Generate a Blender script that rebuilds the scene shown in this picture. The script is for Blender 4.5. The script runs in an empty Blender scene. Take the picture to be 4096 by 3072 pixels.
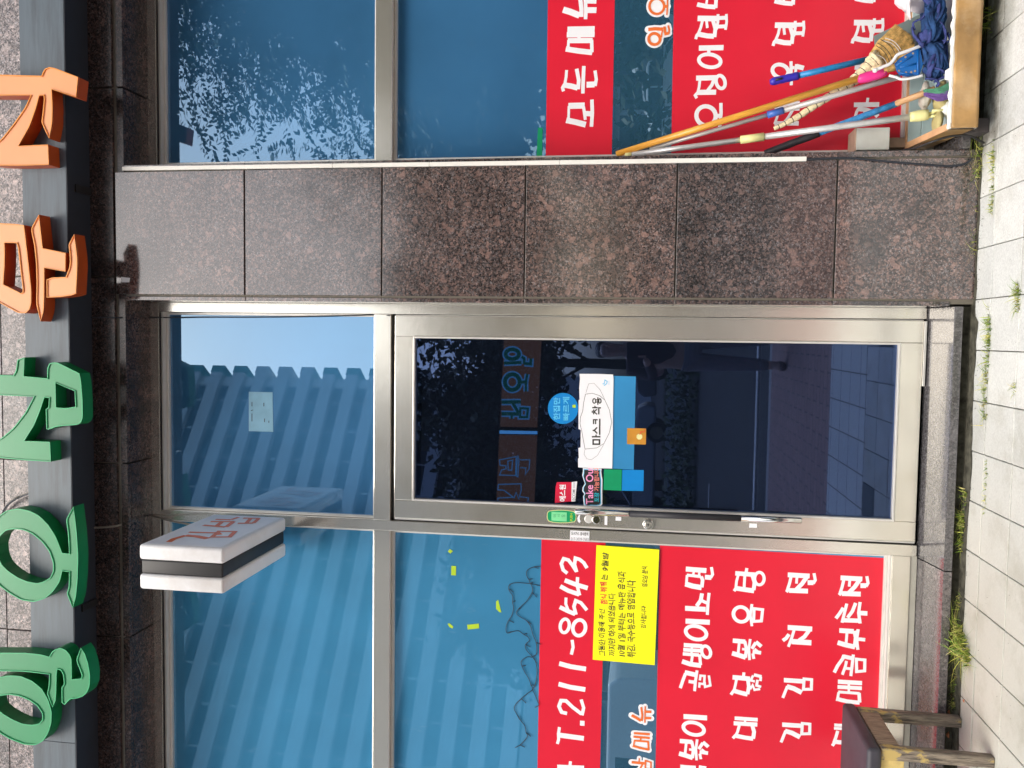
import bpy, bmesh, math, random
from mathutils import Vector, Matrix, geometry, noise as mnoise
random.seed(7)
R = math.radians
SC = bpy.context.scene
COL = SC.collection

# ---------------------------------------------------------------- camera
F_PX, DIST, CAMZ = 3387.81, 3.8148, 1.1772
YAW, PITCH, ROLL = R(-3.28405), R(8.66453), R(1.25131)
fwd = Vector((math.sin(YAW)*math.cos(PITCH), math.cos(YAW)*math.cos(PITCH), math.sin(PITCH)))
rt0 = Vector((math.cos(YAW), -math.sin(YAW), 0))
up0 = rt0.cross(fwd)
rt = math.cos(ROLL)*rt0 + math.sin(ROLL)*up0
up = -math.sin(ROLL)*rt0 + math.cos(ROLL)*up0
CAMPOS = Vector((0, -DIST, CAMZ))
cam_d = bpy.data.cameras.new('camera')
cam = bpy.data.objects.new('camera', cam_d); COL.objects.link(cam)
# the photograph was taken with the phone turned on its side: picture right = down, picture up = right
m = Matrix((-up, rt, -fwd)).transposed().to_4x4(); m.translation = CAMPOS
cam.matrix_world = m
cam_d.sensor_fit = 'HORIZONTAL'; cam_d.sensor_width = 36
cam_d.lens = F_PX/4096*36; cam_d.clip_start = 0.02; cam_d.clip_end = 600
SC.camera = cam

# ---------------------------------------------------------------- sky, sun, exposure
SUN_EL, SUN_AZ = R(52), R(200)      # azimuth clockwise from +Y
w = bpy.data.worlds.new('World'); SC.world = w; w.use_nodes = True
nt = w.node_tree; nt.nodes.clear()
out = nt.nodes.new('ShaderNodeOutputWorld'); bg = nt.nodes.new('ShaderNodeBackground')
sky = nt.nodes.new('ShaderNodeTexSky'); sky.sky_type = 'NISHITA'; sky.sun_disc = False
sky.sun_elevation = SUN_EL; sky.sun_rotation = SUN_AZ; sky.air_density = 1.3; sky.dust_density = 6; sky.ozone_density = 1.5
hsv = nt.nodes.new('ShaderNodeHueSaturation'); hsv.inputs['Saturation'].default_value = 0.72
nt.links.new(sky.outputs[0], hsv.inputs['Color']); nt.links.new(hsv.outputs[0], bg.inputs['Color'])
bg.inputs['Strength'].default_value = 0.15
nt.links.new(bg.outputs[0], out.inputs[0])
sd = bpy.data.lights.new('sun', 'SUN'); sun = bpy.data.objects.new('sun', sd); COL.objects.link(sun)
sd.energy = .9; sd.angle = R(28); sd.color = (1, .965, .91)
sdir = Vector((math.sin(SUN_AZ)*math.cos(SUN_EL), math.cos(SUN_AZ)*math.cos(SUN_EL), math.sin(SUN_EL)))
sun.rotation_euler = (-sdir).to_track_quat('-Z', 'Y').to_euler()
SC.view_settings.view_transform = 'Standard'; SC.view_settings.look = 'None'
SC.view_settings.gamma = 1; SC.view_settings.use_curve_mapping = False
SC.view_settings.exposure = 0.8

# ---------------------------------------------------------------- helpers: photograph pixel -> place
def ray(x, y):
    a = (3072-y-1536)/F_PX; b = (x-2048)/F_PX
    return rt*a - up*b + fwd
def onY(x, y, Y=0.0):
    d = ray(x, y); return CAMPOS + d*((DIST+Y)/d.y)
def onZ(x, y, Z=-.123):
    d = ray(x, y); return CAMPOS + d*((Z-CAMZ)/d.z)
def onX(x, y, X):
    d = ray(x, y); return CAMPOS + d*(X/d.x)
GZ = -.123

# ---------------------------------------------------------------- materials
def new_mat(name):
    m = bpy.data.materials.new(name); m.use_nodes = True
    return m, m.node_tree, m.node_tree.nodes['Principled BSDF']
def N(nt, typ, **kw):
    n = nt.nodes.new(typ)
    for k, v in kw.items():
        if k.startswith('_'): setattr(n, k[1:], v)
        else: n.inputs[k.replace('_', ' ')].default_value = v
    return n
def ramp(nt, stops, src, interp='LINEAR'):
    n = nt.nodes.new('ShaderNodeValToRGB'); n.color_ramp.interpolation = interp
    e = n.color_ramp.elements
    while len(e) < len(stops): e.new(0.5)
    for el, (p, c) in zip(e, stops): el.position = p; el.color = (*c, 1) if len(c) == 3 else c
    nt.links.new(src, n.inputs[0]); return n
def mixc(nt, fac, a, b, mode='MIX'):
    n = nt.nodes.new('ShaderNodeMix'); n.data_type = 'RGBA'; n.blend_type = mode
    for s, v in ((0, fac), (6, a), (7, b)):
        if hasattr(v, 'is_output'): nt.links.new(v, n.inputs[s])
        elif s == 0: n.inputs[0].default_value = v
        else: n.inputs[s].default_value = (*v, 1)
    return n.outputs[2]
def pos(nt, scale=(1, 1, 1), rnd=True):
    g = nt.nodes.new('ShaderNodeNewGeometry'); mp = nt.nodes.new('ShaderNodeMapping')
    mp.inputs['Scale'].default_value = scale
    src = g.outputs['Position']
    if rnd:
        oi = nt.nodes.new('ShaderNodeObjectInfo'); ml = N(nt, 'ShaderNodeMath', _operation='MULTIPLY'); ml.inputs[1].default_value = 37
        nt.links.new(oi.outputs['Random'], ml.inputs[0])
        va = N(nt, 'ShaderNodeVectorMath', _operation='ADD'); nt.links.new(src, va.inputs[0]); nt.links.new(ml.outputs[0], va.inputs[1]); src = va.outputs[0]
    nt.links.new(src, mp.inputs['Vector']); return mp.outputs[0]
def noise(nt, vec, scale, detail=4, rough=.55):
    n = N(nt, 'ShaderNodeTexNoise', Scale=scale, Detail=detail, Roughness=rough); nt.links.new(vec, n.inputs['Vector']); return n.outputs[0]
def bump(nt, bsdf, h, strength=.3, dist=.002):
    b = N(nt, 'ShaderNodeBump', Strength=strength, Distance=dist); nt.links.new(h, b.inputs['Height']); nt.links.new(b.outputs[0], bsdf.inputs['Normal'])

def flat(name, col, rough=.5, metal=0, var=.12, vscale=12, spec=.5, bmp=0, emit=0, coat=0, stretch=(1, 1, 1), dirt=None, dirtamt=.5):
    m, nt, b = new_mat(name)
    v = pos(nt, stretch); n = noise(nt, v, vscale)
    lo = tuple(c*(1-var) for c in col); hi = tuple(min(1, c*(1+var)) for c in col)
    r = ramp(nt, [(.3, lo), (.7, hi)], n).outputs[0]
    if dirt:
        n2 = noise(nt, v, vscale*.35, 6, .7)
        f = ramp(nt, [(.5, (0, 0, 0)), (.72, (dirtamt,)*3)], n2).outputs[0]
        r = mixc(nt, f, r, dirt)
    nt.links.new(r, b.inputs['Base Color'])
    b.inputs['Roughness'].default_value = rough; b.inputs['Metallic'].default_value = metal
    b.inputs['Specular IOR Level'].default_value = spec; b.inputs['Coat Weight'].default_value = coat
    if bmp: bump(nt, b, noise(nt, v, vscale*6), bmp)
    if emit: b.inputs['Emission Color'].default_value = (*col, 1); b.inputs['Emission Strength'].default_value = emit
    return m

def granite(name, tone=1.0, rough=.12, red=1.0, specks=0, dark=1.0, spec=1.0, mute=0):
    m, nt, b = new_mat(name)
    v = pos(nt)
    big = noise(nt, v, 2.6, 4, .6)
    dis = N(nt, 'ShaderNodeTexNoise', Scale=110, Detail=4, Roughness=.7); nt.links.new(v, dis.inputs['Vector'])
    vd = N(nt, 'ShaderNodeVectorMath', _operation='MULTIPLY_ADD'); nt.links.new(dis.outputs['Color'], vd.inputs[0]); vd.inputs[1].default_value = (.010,)*3; nt.links.new(v, vd.inputs[2])
    S = []
    for sc in (125, 260, 46):
        q = N(nt, 'ShaderNodeTexVoronoi', Scale=sc); nt.links.new(vd.outputs[0], q.inputs['Vector'])
        sp = N(nt, 'ShaderNodeSeparateColor'); nt.links.new(q.outputs['Color'], sp.inputs[0]); S.append(sp.outputs[0])
    t = tone; pk = lambda a, r_: tuple(t*(a*(1-red*(1-c))) for c in r_)
    P1 = pk(.17, (1, .56, .45)); P2 = pk(.26, (1, .55, .43)); G1 = (.075*t, .072*t, .075*t); G2 = (.17*t, .16*t, .165*t)
    c1 = ramp(nt, [(0, (.016*t, .015*t, .017*t)), (.26, (.045*t, .038*t, .037*t)), (.45, P1), (.62, G1), (.76, pk(.12, (1, .62, .52))), (.90, P2), (.96, G2)], S[0], 'CONSTANT').outputs[0]
    c2 = ramp(nt, [(0, (.02*t, .019*t, .02*t)), (.42, pk(.10, (1, .7, .62))), (.7, (.055*t, .052*t, .055*t)), (.84, pk(.2, (1, .66, .58))), (.94, (.26*t, .25*t, .26*t))], S[1], 'CONSTANT').outputs[0]
    c = mixc(nt, .5, c1, c2)
    lf = ramp(nt, [(.93, (0, 0, 0)), (.96, (.4,)*3)], S[2]).outputs[0]
    c = mixc(nt, lf, c, pk(.27, (1, .52, .40)))
    df = ramp(nt, [(.30, (.75*dark,)*3), (.40, (0, 0, 0))], big).outputs[0]
    c = mixc(nt, df, c, (.024*t, .026*t, .029*t))
    md = ramp(nt, [(.35, (.74,)*3), (.65, (1.14,)*3)], noise(nt, v, 6, 3)).outputs[0]; c = mixc(nt, 1, c, md, 'MULTIPLY')
    oi = nt.nodes.new('ShaderNodeObjectInfo'); ov = ramp(nt, [(0, (.80, .82, .84)), (1, (1.12, 1.05, 1.02))], oi.outputs['Random']).outputs[0]; c = mixc(nt, 1, c, ov, 'MULTIPLY')
    if mute: c = mixc(nt, mute, c, (.082, .078, .084))
    if specks:
        n = noise(nt, pos(nt, (1, 1.6, 1)), 85, 3, .6)
        f = ramp(nt, [(.56, (0, 0, 0)), (.66, (specks,)*3)], n).outputs[0]
        c = mixc(nt, f, c, (.30, .29, .30))
    nt.links.new(c, b.inputs['Base Color'])
    b.inputs['Roughness'].default_value = rough; b.inputs['Specular IOR Level'].default_value = spec
    if spec > .9: b.inputs['Coat Weight'].default_value = .6; b.inputs['Coat Roughness'].default_value = .1
    bump(nt, b, noise(nt, v, 3, 1), .02, .01)
    return m

def steel(name, col=(.88, .85, .76), rough=.18, streak=(4, 4, 90)):
    m, nt, b = new_mat(name)
    v = pos(nt, streak); n = noise(nt, v, 8, 4)
    big = noise(nt, pos(nt), 4, 5, .6)
    c = ramp(nt, [(.3, tuple(x*.95 for x in col)), (.7, col)], n).outputs[0]
    st = ramp(nt, [(.52, (0, 0, 0)), (.75, (.30,)*3)], big).outputs[0]
    c = mixc(nt, st, c, (.50, .45, .33))
    nt.links.new(c, b.inputs['Base Color'])
    b.inputs['Metallic'].default_value = .8
    rr = ramp(nt, [(.3, (rough*.9,)*3), (.7, (rough*1.1,)*3)], n).outputs[0]; nt.links.new(rr, b.inputs['Roughness'])
    bump(nt, b, big, .12, .006)
    return m

def film_glass(name, base, tint, fac):
    m = bpy.data.materials.new(name); m.use_nodes = True; nt = m.node_tree; nt.nodes.clear()
    o = nt.nodes.new('ShaderNodeOutputMaterial')
    d = N(nt, 'ShaderNodeBsdfDiffuse'); g = N(nt, 'ShaderNodeBsdfGlossy', Roughness=.003); mx = N(nt, 'ShaderNodeMixShader')
    v = pos(nt, rnd=False)
    n = noise(nt, v, 1.3, 4); n2 = noise(nt, pos(nt, (1.5, 1, .5), False), 9, 6, .7)
    c = ramp(nt, [(.3, tuple(x*.82 for x in base)), (.7, tuple(x*1.12 for x in base))], n).outputs[0]
    sc = ramp(nt, [(.66, (0, 0, 0)), (.78, (.22,)*3)], n2).outputs[0]
    c = mixc(nt, sc, c, (.35, .5, .62))
    nt.links.new(c, d.inputs['Color']); g.inputs['Color'].default_value = (*tint, 1)
    bb = N(nt, 'ShaderNodeBump', Strength=.002, Distance=.01); nt.links.new(noise(nt, v, 2.0, 1), bb.inputs['Height']); nt.links.new(bb.outputs[0], g.inputs['Normal'])
    mx.inputs[0].default_value = fac
    nt.links.new(d.outputs[0], mx.inputs[1]); nt.links.new(g.outputs[0], mx.inputs[2]); nt.links.new(mx.outputs[0], o.inputs[0])
    return m
def clear_glass(name, tint, trans, fac, dust=None):
    m = bpy.data.materials.new(name); m.use_nodes = True; nt = m.node_tree; nt.nodes.clear()
    o = nt.nodes.new('ShaderNodeOutputMaterial')
    d = N(nt, 'ShaderNodeBsdfTransparent'); g = N(nt, 'ShaderNodeBsdfGlossy', Roughness=.004); mx = N(nt, 'ShaderNodeMixShader')
    d.inputs['Color'].default_value = (*trans, 1); g.inputs['Color'].default_value = (*tint, 1); mx.inputs[0].default_value = fac
    if dust:
        df = N(nt, 'ShaderNodeBsdfDiffuse'); m2 = N(nt, 'ShaderNodeMixShader'); m2.inputs[0].default_value = dust[1]
        cc = ramp(nt, [(.3, tuple(x*.6 for x in dust[0])), (.75, dust[0])], noise(nt, pos(nt, (1, 1, .6), False), 3, 6, .65)).outputs[0]; nt.links.new(cc, df.inputs[0])
        nt.links.new(d.outputs[0], m2.inputs[1]); nt.links.new(df.outputs[0], m2.inputs[2]); d = m2
    nt.links.new(d.outputs[0], mx.inputs[1]); nt.links.new(g.outputs[0], mx.inputs[2]); nt.links.new(mx.outputs[0], o.inputs[0])
    return m

M = {}
M['granite'] = granite('polished red brown granite', 1.22, .10, .74)
M['granite_shaded'] = granite('shaded lintel granite', .62, .25, .8, spec=.5)  # shade of the sign beam put into a darker tone
M['granite_skylit'] = granite('skylit upper granite', 3.0, .3, .35, dark=0, spec=.6)  # same stone, sky light and sheen put into a paler tone
M['granite_sill'] = granite('grey granite', 1.25, .14, .12, specks=.22, dark=0, mute=.55)
M['joint'] = flat('grey sealant', (.16, .145, .115), .6)
M['caulk'] = flat('pale caulk', (.42, .41, .35), .6)
M['backing'] = flat('dark backing', (.03, .028, .026), .8)
M['steel'] = steel('brushed stainless steel')
M['steel_h'] = steel('brushed stainless steel rail', streak=(90, 4, 4))
M['chrome'] = flat('polished steel', (.75, .73, .68), .12, 1, .05)
M['bead'] = flat('satin aluminium bead', (.75, .74, .70), .4, .5, .06)
M['gasket'] = flat('black gasket', (.012, .012, .012), .6)
M['film'] = film_glass('blue film glass', (.062, .225, .46), (.29, .43, .57), .42)
M['filmL'] = film_glass('light blue film glass', (.07, .32, .58), (.36, .54, .66), .34)
M['doorglass'] = clear_glass('dark blue door glass', (.38, .55, 1.0), (.35, .45, .62), .12, ((.10, .15, .26), .045))
M['film2'] = film_glass('unfilmed teal glass', (.045, .15, .25), (.50, .68, .82), .5)
M['red'] = flat('red vinyl', (.70, .018, .042), .28, 0, .05, 3, .45, bmp=.03)
M['white'] = flat('white vinyl', (.86, .87, .90), .4, 0, .02)
M['white_pl'] = flat('white plastic', (.82, .83, .83), .32, 0, .03, 6, dirt=(.40, .32, .24), dirtamt=.4)
M['orangeface'] = flat('peach acrylic face', (.95, .40, .17), .35, 0, .05, 3, dirt=(.8, .25, .08), dirtamt=.15)
M['orangeside'] = flat('orange aluminium side', (.42, .062, .004), .4, 0, .1, 6)
M['orangetrim'] = flat('orange trim', (.80, .30, .04), .4, 0, .1, 6)
M['greenface'] = flat('green acrylic face', (.03, .30, .12), .35, 0, .06, 4, dirt=(.12, .35, .2), dirtamt=.3)
M['greenside'] = flat('green aluminium side', (.0, .20, .052), .4, 0, .12, 6, dirt=(.02, .14, .06), dirtamt=.3)
M['greentrim'] = flat('green trim', (.02, .42, .16), .4, 0, .08)
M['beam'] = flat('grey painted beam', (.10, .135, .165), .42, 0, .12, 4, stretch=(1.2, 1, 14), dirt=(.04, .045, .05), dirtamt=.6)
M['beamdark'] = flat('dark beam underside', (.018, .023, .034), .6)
M['black'] = flat('black plastic', (.015, .015, .016), .45, 0, .2)
M['blackrub'] = flat('black sleeve', (.022, .022, .028), .55, 0, .15, 30, bmp=.2)
M['yellow'] = flat('yellow paper', (.93, .90, .0), .6, 0, .02)
M['ink'] = flat('black ink', (.03, .03, .02), .6)
M['redink'] = flat('red ink', (.75, .06, .03), .6)
M['orangeink'] = flat('orange vinyl', (.80, .17, .035), .4, 0, .04)
M['brownpanel'] = flat('brown sign panel', (.32, .11, .05), .6, 0, .1, 3, emit=.42)  # panel and its letters glow, standing in for daylight behind them
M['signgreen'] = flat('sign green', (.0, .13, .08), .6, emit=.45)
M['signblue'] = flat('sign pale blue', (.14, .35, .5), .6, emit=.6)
M['stickblue'] = flat('blue sticker', (.0, .22, .60), .4, 0, .05)
M['stickcyan'] = flat('pale blue print', (.12, .55, .85), .4)
M['stripblue'] = flat('blue strip film', (.03, .24, .50), .4, 0, .1, 4)
M['stickgreen'] = flat('green sticker', (.0, .30, .12), .4)
M['stickorange'] = flat('ochre sticker', (.55, .25, .03), .4)
M['stickred'] = flat('crimson sticker', (.62, .01, .05), .4)
M['pushgreen'] = flat('push label green', (.0, .33, .12), .4)
M['pushlight'] = flat('push label light green', (.22, .72, .34), .4)
M['lime'] = flat('lime tape', (.42, .62, .02), .5)
M['pink'] = flat('magenta plastic', (.75, .03, .24), .35)
M['pinkprint'] = flat('pink print', (.88, .33, .58), .4)
M['salmon'] = flat('salmon print', (.85, .25, .2), .4)
M['cyanprint'] = flat('cyan print', (.02, .45, .55), .4)
M['greytext'] = flat('grey print', (.2, .2, .22), .5)
M['cable'] = flat('dark cable', (.02, .025, .035), .5)
M['greycable'] = flat('grey cable', (.22, .20, .17), .5)
M['duct'] = flat('white cable duct', (.85, .84, .78), .35, 0, .04, 8)
def wood_mat(name, col, dark, stretch=(40, 40, 3), rough=.55, peel=None):
    m, nt, b = new_mat(name); tc = N(nt, 'ShaderNodeTexCoord'); mp = N(nt, 'ShaderNodeMapping'); mp.inputs['Scale'].default_value = stretch
    nt.links.new(tc.outputs['Object'], mp.inputs['Vector']); n = noise(nt, mp.outputs[0], 1.6, 6, .65)
    c = ramp(nt, [(.35, dark), (.62, col)], n).outputs[0]
    if peel:
        mp2 = N(nt, 'ShaderNodeMapping'); mp2.inputs['Scale'].default_value = (14, 14, 8); nt.links.new(tc.outputs['Object'], mp2.inputs['Vector'])
        sx = N(nt, 'ShaderNodeSeparateXYZ'); nt.links.new(tc.outputs['Object'], sx.inputs[0])
        hz = N(nt, 'ShaderNodeMapRange'); nt.links.new(sx.outputs[2], hz.inputs[0]); hz.inputs[1].default_value = .08; hz.inputs[2].default_value = .38; hz.inputs[3].default_value = -.10; hz.inputs[4].default_value = .03
        ad = N(nt, 'ShaderNodeMath', _operation='ADD'); nt.links.new(noise(nt, mp2.outputs[0], 1.2, 5, .6), ad.inputs[0]); nt.links.new(hz.outputs[0], ad.inputs[1])
        f = ramp(nt, [(.52, (0, 0, 0)), (.57, (1, 1, 1))], ad.outputs[0]).outputs[0]
        c = mixc(nt, f, c, peel)
    nt.links.new(c, b.inputs['Base Color']); b.inputs['Roughness'].default_value = rough; bump(nt, b, n, .5, .002)
    return m
M['poleorange'] = wood_mat('orange varnished pole', (.85, .44, .06), (.60, .26, .03), (30, 30, 4), .35)
M['woodend'] = wood_mat('bare wood', (.72, .45, .24), (.45, .24, .1), (30, 30, 6))
M['oldwood'] = wood_mat('weathered wood with flaking yellow paint', (.30, .25, .19), (.055, .045, .038), (70, 70, 7), .85, peel=(.50, .37, .13))
M['oldwood2'] = wood_mat('worn plywood', (.36, .28, .19), (.2, .14, .09), (12, 50, 12), .8)
M['yellowpaint'] = flat('flaking yellow paint', (.72, .55, .2), .6, 0, .15, 14, dirt=(.3, .22, .12), dirtamt=.6)
M['cushion'] = flat('charcoal vinyl cushion', (.045, .043, .055), .55, 0, .3, 9, bmp=.15, dirt=(.04, .03, .04), dirtamt=.6)
M['alu'] = flat('dull aluminium tube', (.50, .49, .48), .45, .3, .12, 30, stretch=(1, 1, .2))
M['aluclear'] = flat('bright aluminium tube', (.66, .66, .66), .35, .4, .1, 30)
M['bluepole'] = flat('blue painted pole', (.01, .21, .50), .4, 0, .25, 30, dirt=(.02, .12, .2), dirtamt=.6)
M['bluetape'] = flat('blue taped pole', (.05, .27, .58), .4, 0, .35, 50, bmp=.5)
M['grip'] = flat('violet blue grip', (.035, .025, .42), .4, 0, .1)
M['connector'] = flat('blue connector', (.05, .14, .50), .4, 0, .08)
M['cream'] = flat('pale yellow plastic', (.78, .75, .34), .4, 0, .04)
M['scoop'] = flat('blue plastic clamp', (.0, .12, .42), .35, 0, .12, 20)
M['rag'] = flat('navy mop rag', (.025, .065, .17), .95, 0, .5, 25, .1, bmp=.8, dirt=(.05, .045, .16), dirtamt=.5)
M['rag2'] = flat('violet blue mop rag', (.05, .065, .20), .95, 0, .4, 25, .1, bmp=.8)
M['bristle'] = flat('broomcorn', (.60, .38, .13), .8, 0, .5, 60, .2)
M['stalk'] = flat('pale straw', (.78, .66, .42), .75, 0, .3, 60, .2)
M['thread'] = flat('black thread', (.01, .01, .012), .6)
M['wthread'] = flat('white thread', (.7, .7, .68), .6)
M['gold'] = flat('gold wire', (.6, .4, .08), .35, .6)
M['pan'] = flat('grey metal pan', (.24, .31, .30), .5, .2, .15, 10)
M['tape'] = flat('brown packing tape', (.40, .235, .085), .36, 0, .32, 7, bmp=.9, dirt=(.62, .46, .28), dirtamt=.7)
M['foam'] = flat('torn white foam', (.82, .83, .76), .8, 0, .08, 30, bmp=.6)
M['traywood'] = flat('pale tray rim', (.62, .36, .19), .6, 0, .15, 20)
M['traybed'] = flat('pale blue tray lining', (.40, .52, .53), .5, 0, .1, 8, dirt=(.62, .68, .66), dirtamt=.6)
M['bag'] = flat('white plastic bag', (.80, .74, .76), .3, 0, .06, 30, bmp=.4)
M['beigecloth'] = flat('beige cloth', (.55, .53, .46), .9, 0, .15, 20, bmp=.5)
M['olive'] = flat('olive yellow cloth', (.42, .36, .16), .9, 0, .2, 20, bmp=.5)
M['mgreen'] = flat('green mop fabric', (.08, .27, .16), .9, 0, .3, 60)
M['mpurple'] = flat('purple mop fabric', (.14, .07, .26), .9, 0, .3, 60)
M['card'] = flat('brown card', (.42, .30, .22), .7, 0, .15)
M['boxwhite'] = flat('off white box', (.62, .64, .60), .5, 0, .08, 8, dirt=(.4, .36, .28), dirtamt=.4)
M['brick'] = flat('grey brick', (.07, .06, .06), .8, 0, .3, 12, bmp=.4, dirt=(.25, .23, .2), dirtamt=.6)
M['leafdry'] = flat('dry leaf', (.52, .2, .09), .7, 0, .2, 30)
M['moss'] = flat('mossy dirt', (.075, .072, .055), .95, 0, .6, 30, .1, bmp=.8)
def grass_mat():
    m, nt, b = new_mat('grass blades'); oi = N(nt, 'ShaderNodeNewGeometry')
    c = ramp(nt, [(0, (.09, .19, .015)), (.4, (.20, .32, .03)), (.7, (.48, .50, .09)), (1, (.62, .54, .22))], oi.outputs['Random Per Island']).outputs[0]
    nt.links.new(c, b.inputs['Base Color']); b.inputs['Roughness'].default_value = .6
    b.inputs['Transmission Weight'].default_value = 0
    return m
M['grass'] = grass_mat()
def paver_mat(name, col, blotch, extra=0):
    m, nt, b = new_mat(name); v = pos(nt, rnd=False); n = noise(nt, v, 5, 6, .7); f = noise(nt, v, 150, 3, .7)
    oi = N(nt, 'ShaderNodeObjectInfo'); c = ramp(nt, [(.3, tuple(x*blotch for x in col)), (.62, col)], n).outputs[0]
    t = ramp(nt, [(0, (.84, .85, .86)), (1, (1, 1, 1))], oi.outputs['Random']).outputs[0]; c = mixc(nt, 1, c, t, 'MULTIPLY')
    g = ramp(nt, [(.35, (.8, .8, .8)), (.6, (1, 1, 1))], f).outputs[0]; c = mixc(nt, 1, c, g, 'MULTIPLY')
    # greyer, dirtier towards the wall side of the pavement on the stool side
    sx = N(nt, 'ShaderNodeSeparateXYZ'); gg = N(nt, 'ShaderNodeNewGeometry'); nt.links.new(gg.outputs['Position'], sx.inputs[0])
    mr = N(nt, 'ShaderNodeMapRange'); nt.links.new(sx.outputs[0], mr.inputs[0]); mr.inputs[1].default_value = .1; mr.inputs[2].default_value = -1.0; mr.inputs[3].default_value = 0; mr.inputs[4].default_value = .8
    if not extra: c = mixc(nt, mr.outputs[0], c, (col[0]*.60, col[1]*.59, col[2]*.53))
    sp_ = ramp(nt, [(.66, (0, 0, 0)), (.74, (.6,)*3)], noise(nt, v, 28, 5, .75)).outputs[0]; c = mixc(nt, sp_, c, (.22, .21, .17))
    st_ = ramp(nt, [(.5, (1, 1, 1)), (.75, (.72, .70, .64))], noise(nt, v, 3.3, 6, .7)).outputs[0]; c = mixc(nt, 1, c, st_, 'MULTIPLY')
    def mrange(sock, a0, a1): q = N(nt, 'ShaderNodeMapRange'); nt.links.new(sock, q.inputs[0]); q.inputs[1].default_value = a0; q.inputs[2].default_value = a1; return q.outputs[0]
    mm = N(nt, 'ShaderNodeMath', _operation='MULTIPLY'); nt.links.new(mrange(sx.outputs[1], -.47, -.33), mm.inputs[0]); nt.links.new(mrange(sx.outputs[0], .66, .80), mm.inputs[1])
    m3 = N(nt, 'ShaderNodeMath', _operation='MULTIPLY'); nt.links.new(mm.outputs[0], m3.inputs[0]); nt.links.new(ramp(nt, [(.25, (.35,)*3), (.6, (.95,)*3)], noise(nt, v, 16, 5, .7)).outputs[0], m3.inputs[1])
    c = mixc(nt, m3.outputs[0], c, (.13, .12, .095))  # dirt along the wall by the tray, with some tray shade painted in
    nt.links.new(c, b.inputs['Base Color']); b.inputs['Roughness'].default_value = .85; bump(nt, b, f, .35, .001)
    return m
M['paver'] = paver_mat('pale concrete paver', (.74, .75, .71), .88)
M['paverdark'] = paver_mat('dark grey paver', (.13, .15, .15), .8, 1)
M['mortar'] = flat('dirty paving joint', (.085, .08, .055), .95, 0, .5, 30)

# ---------------------------------------------------------------- mesh helpers
class MB:
    def __init__(s): s.v = []; s.f = []; s.mi = []; s.cur = 0
    def add(s, vs, fs):
        o = len(s.v); s.v += [tuple(p) for p in vs]; s.f += [tuple(i+o for i in f) for f in fs]; s.mi += [s.cur]*len(fs); return s
    def box(s, x0, x1, y0, y1, z0, z1):
        return s.add([(x, y, z) for z in (z0, z1) for y in (y0, y1) for x in (x0, x1)],
                     [(0, 2, 3, 1), (4, 5, 7, 6), (0, 1, 5, 4), (2, 6, 7, 3), (0, 4, 6, 2), (1, 3, 7, 5)])
    def hexa(s, p):   # 8 points: bottom 4 ccw, top 4 ccw
        return s.add(p, [(3, 2, 1, 0), (4, 5, 6, 7), (0, 1, 5, 4), (1, 2, 6, 5), (2, 3, 7, 6), (3, 0, 4, 7)])
    def tube(s, pts, r, n=10, cap=True, flatz=1.0, twist=0):
        pts = [Vector(p) for p in pts]; k = len(pts); rs = r if isinstance(r, (list, tuple)) else [r]*k
        vs = []; pu = None
        for i, p in enumerate(pts):
            d = (pts[min(i+1, k-1)]-pts[max(i-1, 0)]).normalized()
            if pu is None: pu = d.cross(Vector((0, 0, 1)) if abs(d.z) < .9 else Vector((1, 0, 0))).normalized()
            u = (pu - d*pu.dot(d)).normalized(); pu = u; q = d.cross(u)
            for j in range(n):
                a = 2*math.pi*j/n
                vs.append(p + (u*math.cos(a)+q*math.sin(a)*flatz)*rs[i])
        fs = [(i*n+j, i*n+(j+1) % n, (i+1)*n+(j+1) % n, (i+1)*n+j) for i in range(k-1) for j in range(n)]
        if cap: fs += [tuple(range(n))[::-1], tuple((k-1)*n+j for j in range(n))]
        return s.add(vs, fs)
    def build(s, name, mat, parent=None, smooth=False, bevel=0, seg=2):
        me = bpy.data.meshes.new(name); me.from_pydata(s.v, [], s.f)
        mats = mat if isinstance(mat, (list, tuple)) else [mat]
        for x in mats: me.materials.append(x)
        if len(mats) > 1: me.polygons.foreach_set('material_index', s.mi)
        if smooth: me.polygons.foreach_set('use_smooth', [True]*len(me.polygons))
        me.update()
        o = bpy.data.objects.new(name, me); COL.objects.link(o)
        if parent: o.parent = parent
        if bevel:
            b = o.modifiers.new('bevel', 'BEVEL'); b.width = bevel; b.segments = seg; b.limit_method = 'ANGLE'; b.angle_limit = R(40)
        if smooth and bevel: pass
        return o
def tag(o, label=None, cat=None, group=None, kind=None):
    if label: o['label'] = label
    if cat: o['category'] = cat
    if group: o['group'] = group
    if kind: o['kind'] = kind
    return o
def empty(name, loc, label, cat, group=None):
    o = bpy.data.objects.new(name, None); COL.objects.link(o); o.location = loc; o.empty_display_size = .1
    return tag(o, label, cat, group)
def keep(o, parent):      # parent without moving (parents are unrotated empties or meshes at the origin)
    o.parent = parent
    loc = parent.location if parent.parent is None else parent.location + parent.parent.location
    o.location = Vector(o.location) - loc
    return o
def box(name, mat, x0, x1, y0, y1, z0, z1, parent=None, bevel=.0015, **kw):
    o = MB().box(x0, x1, y0, y1, z0, z1).build(name, mat, None, bevel=bevel, **kw)
    if parent: keep(o, parent)
    return o

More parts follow.
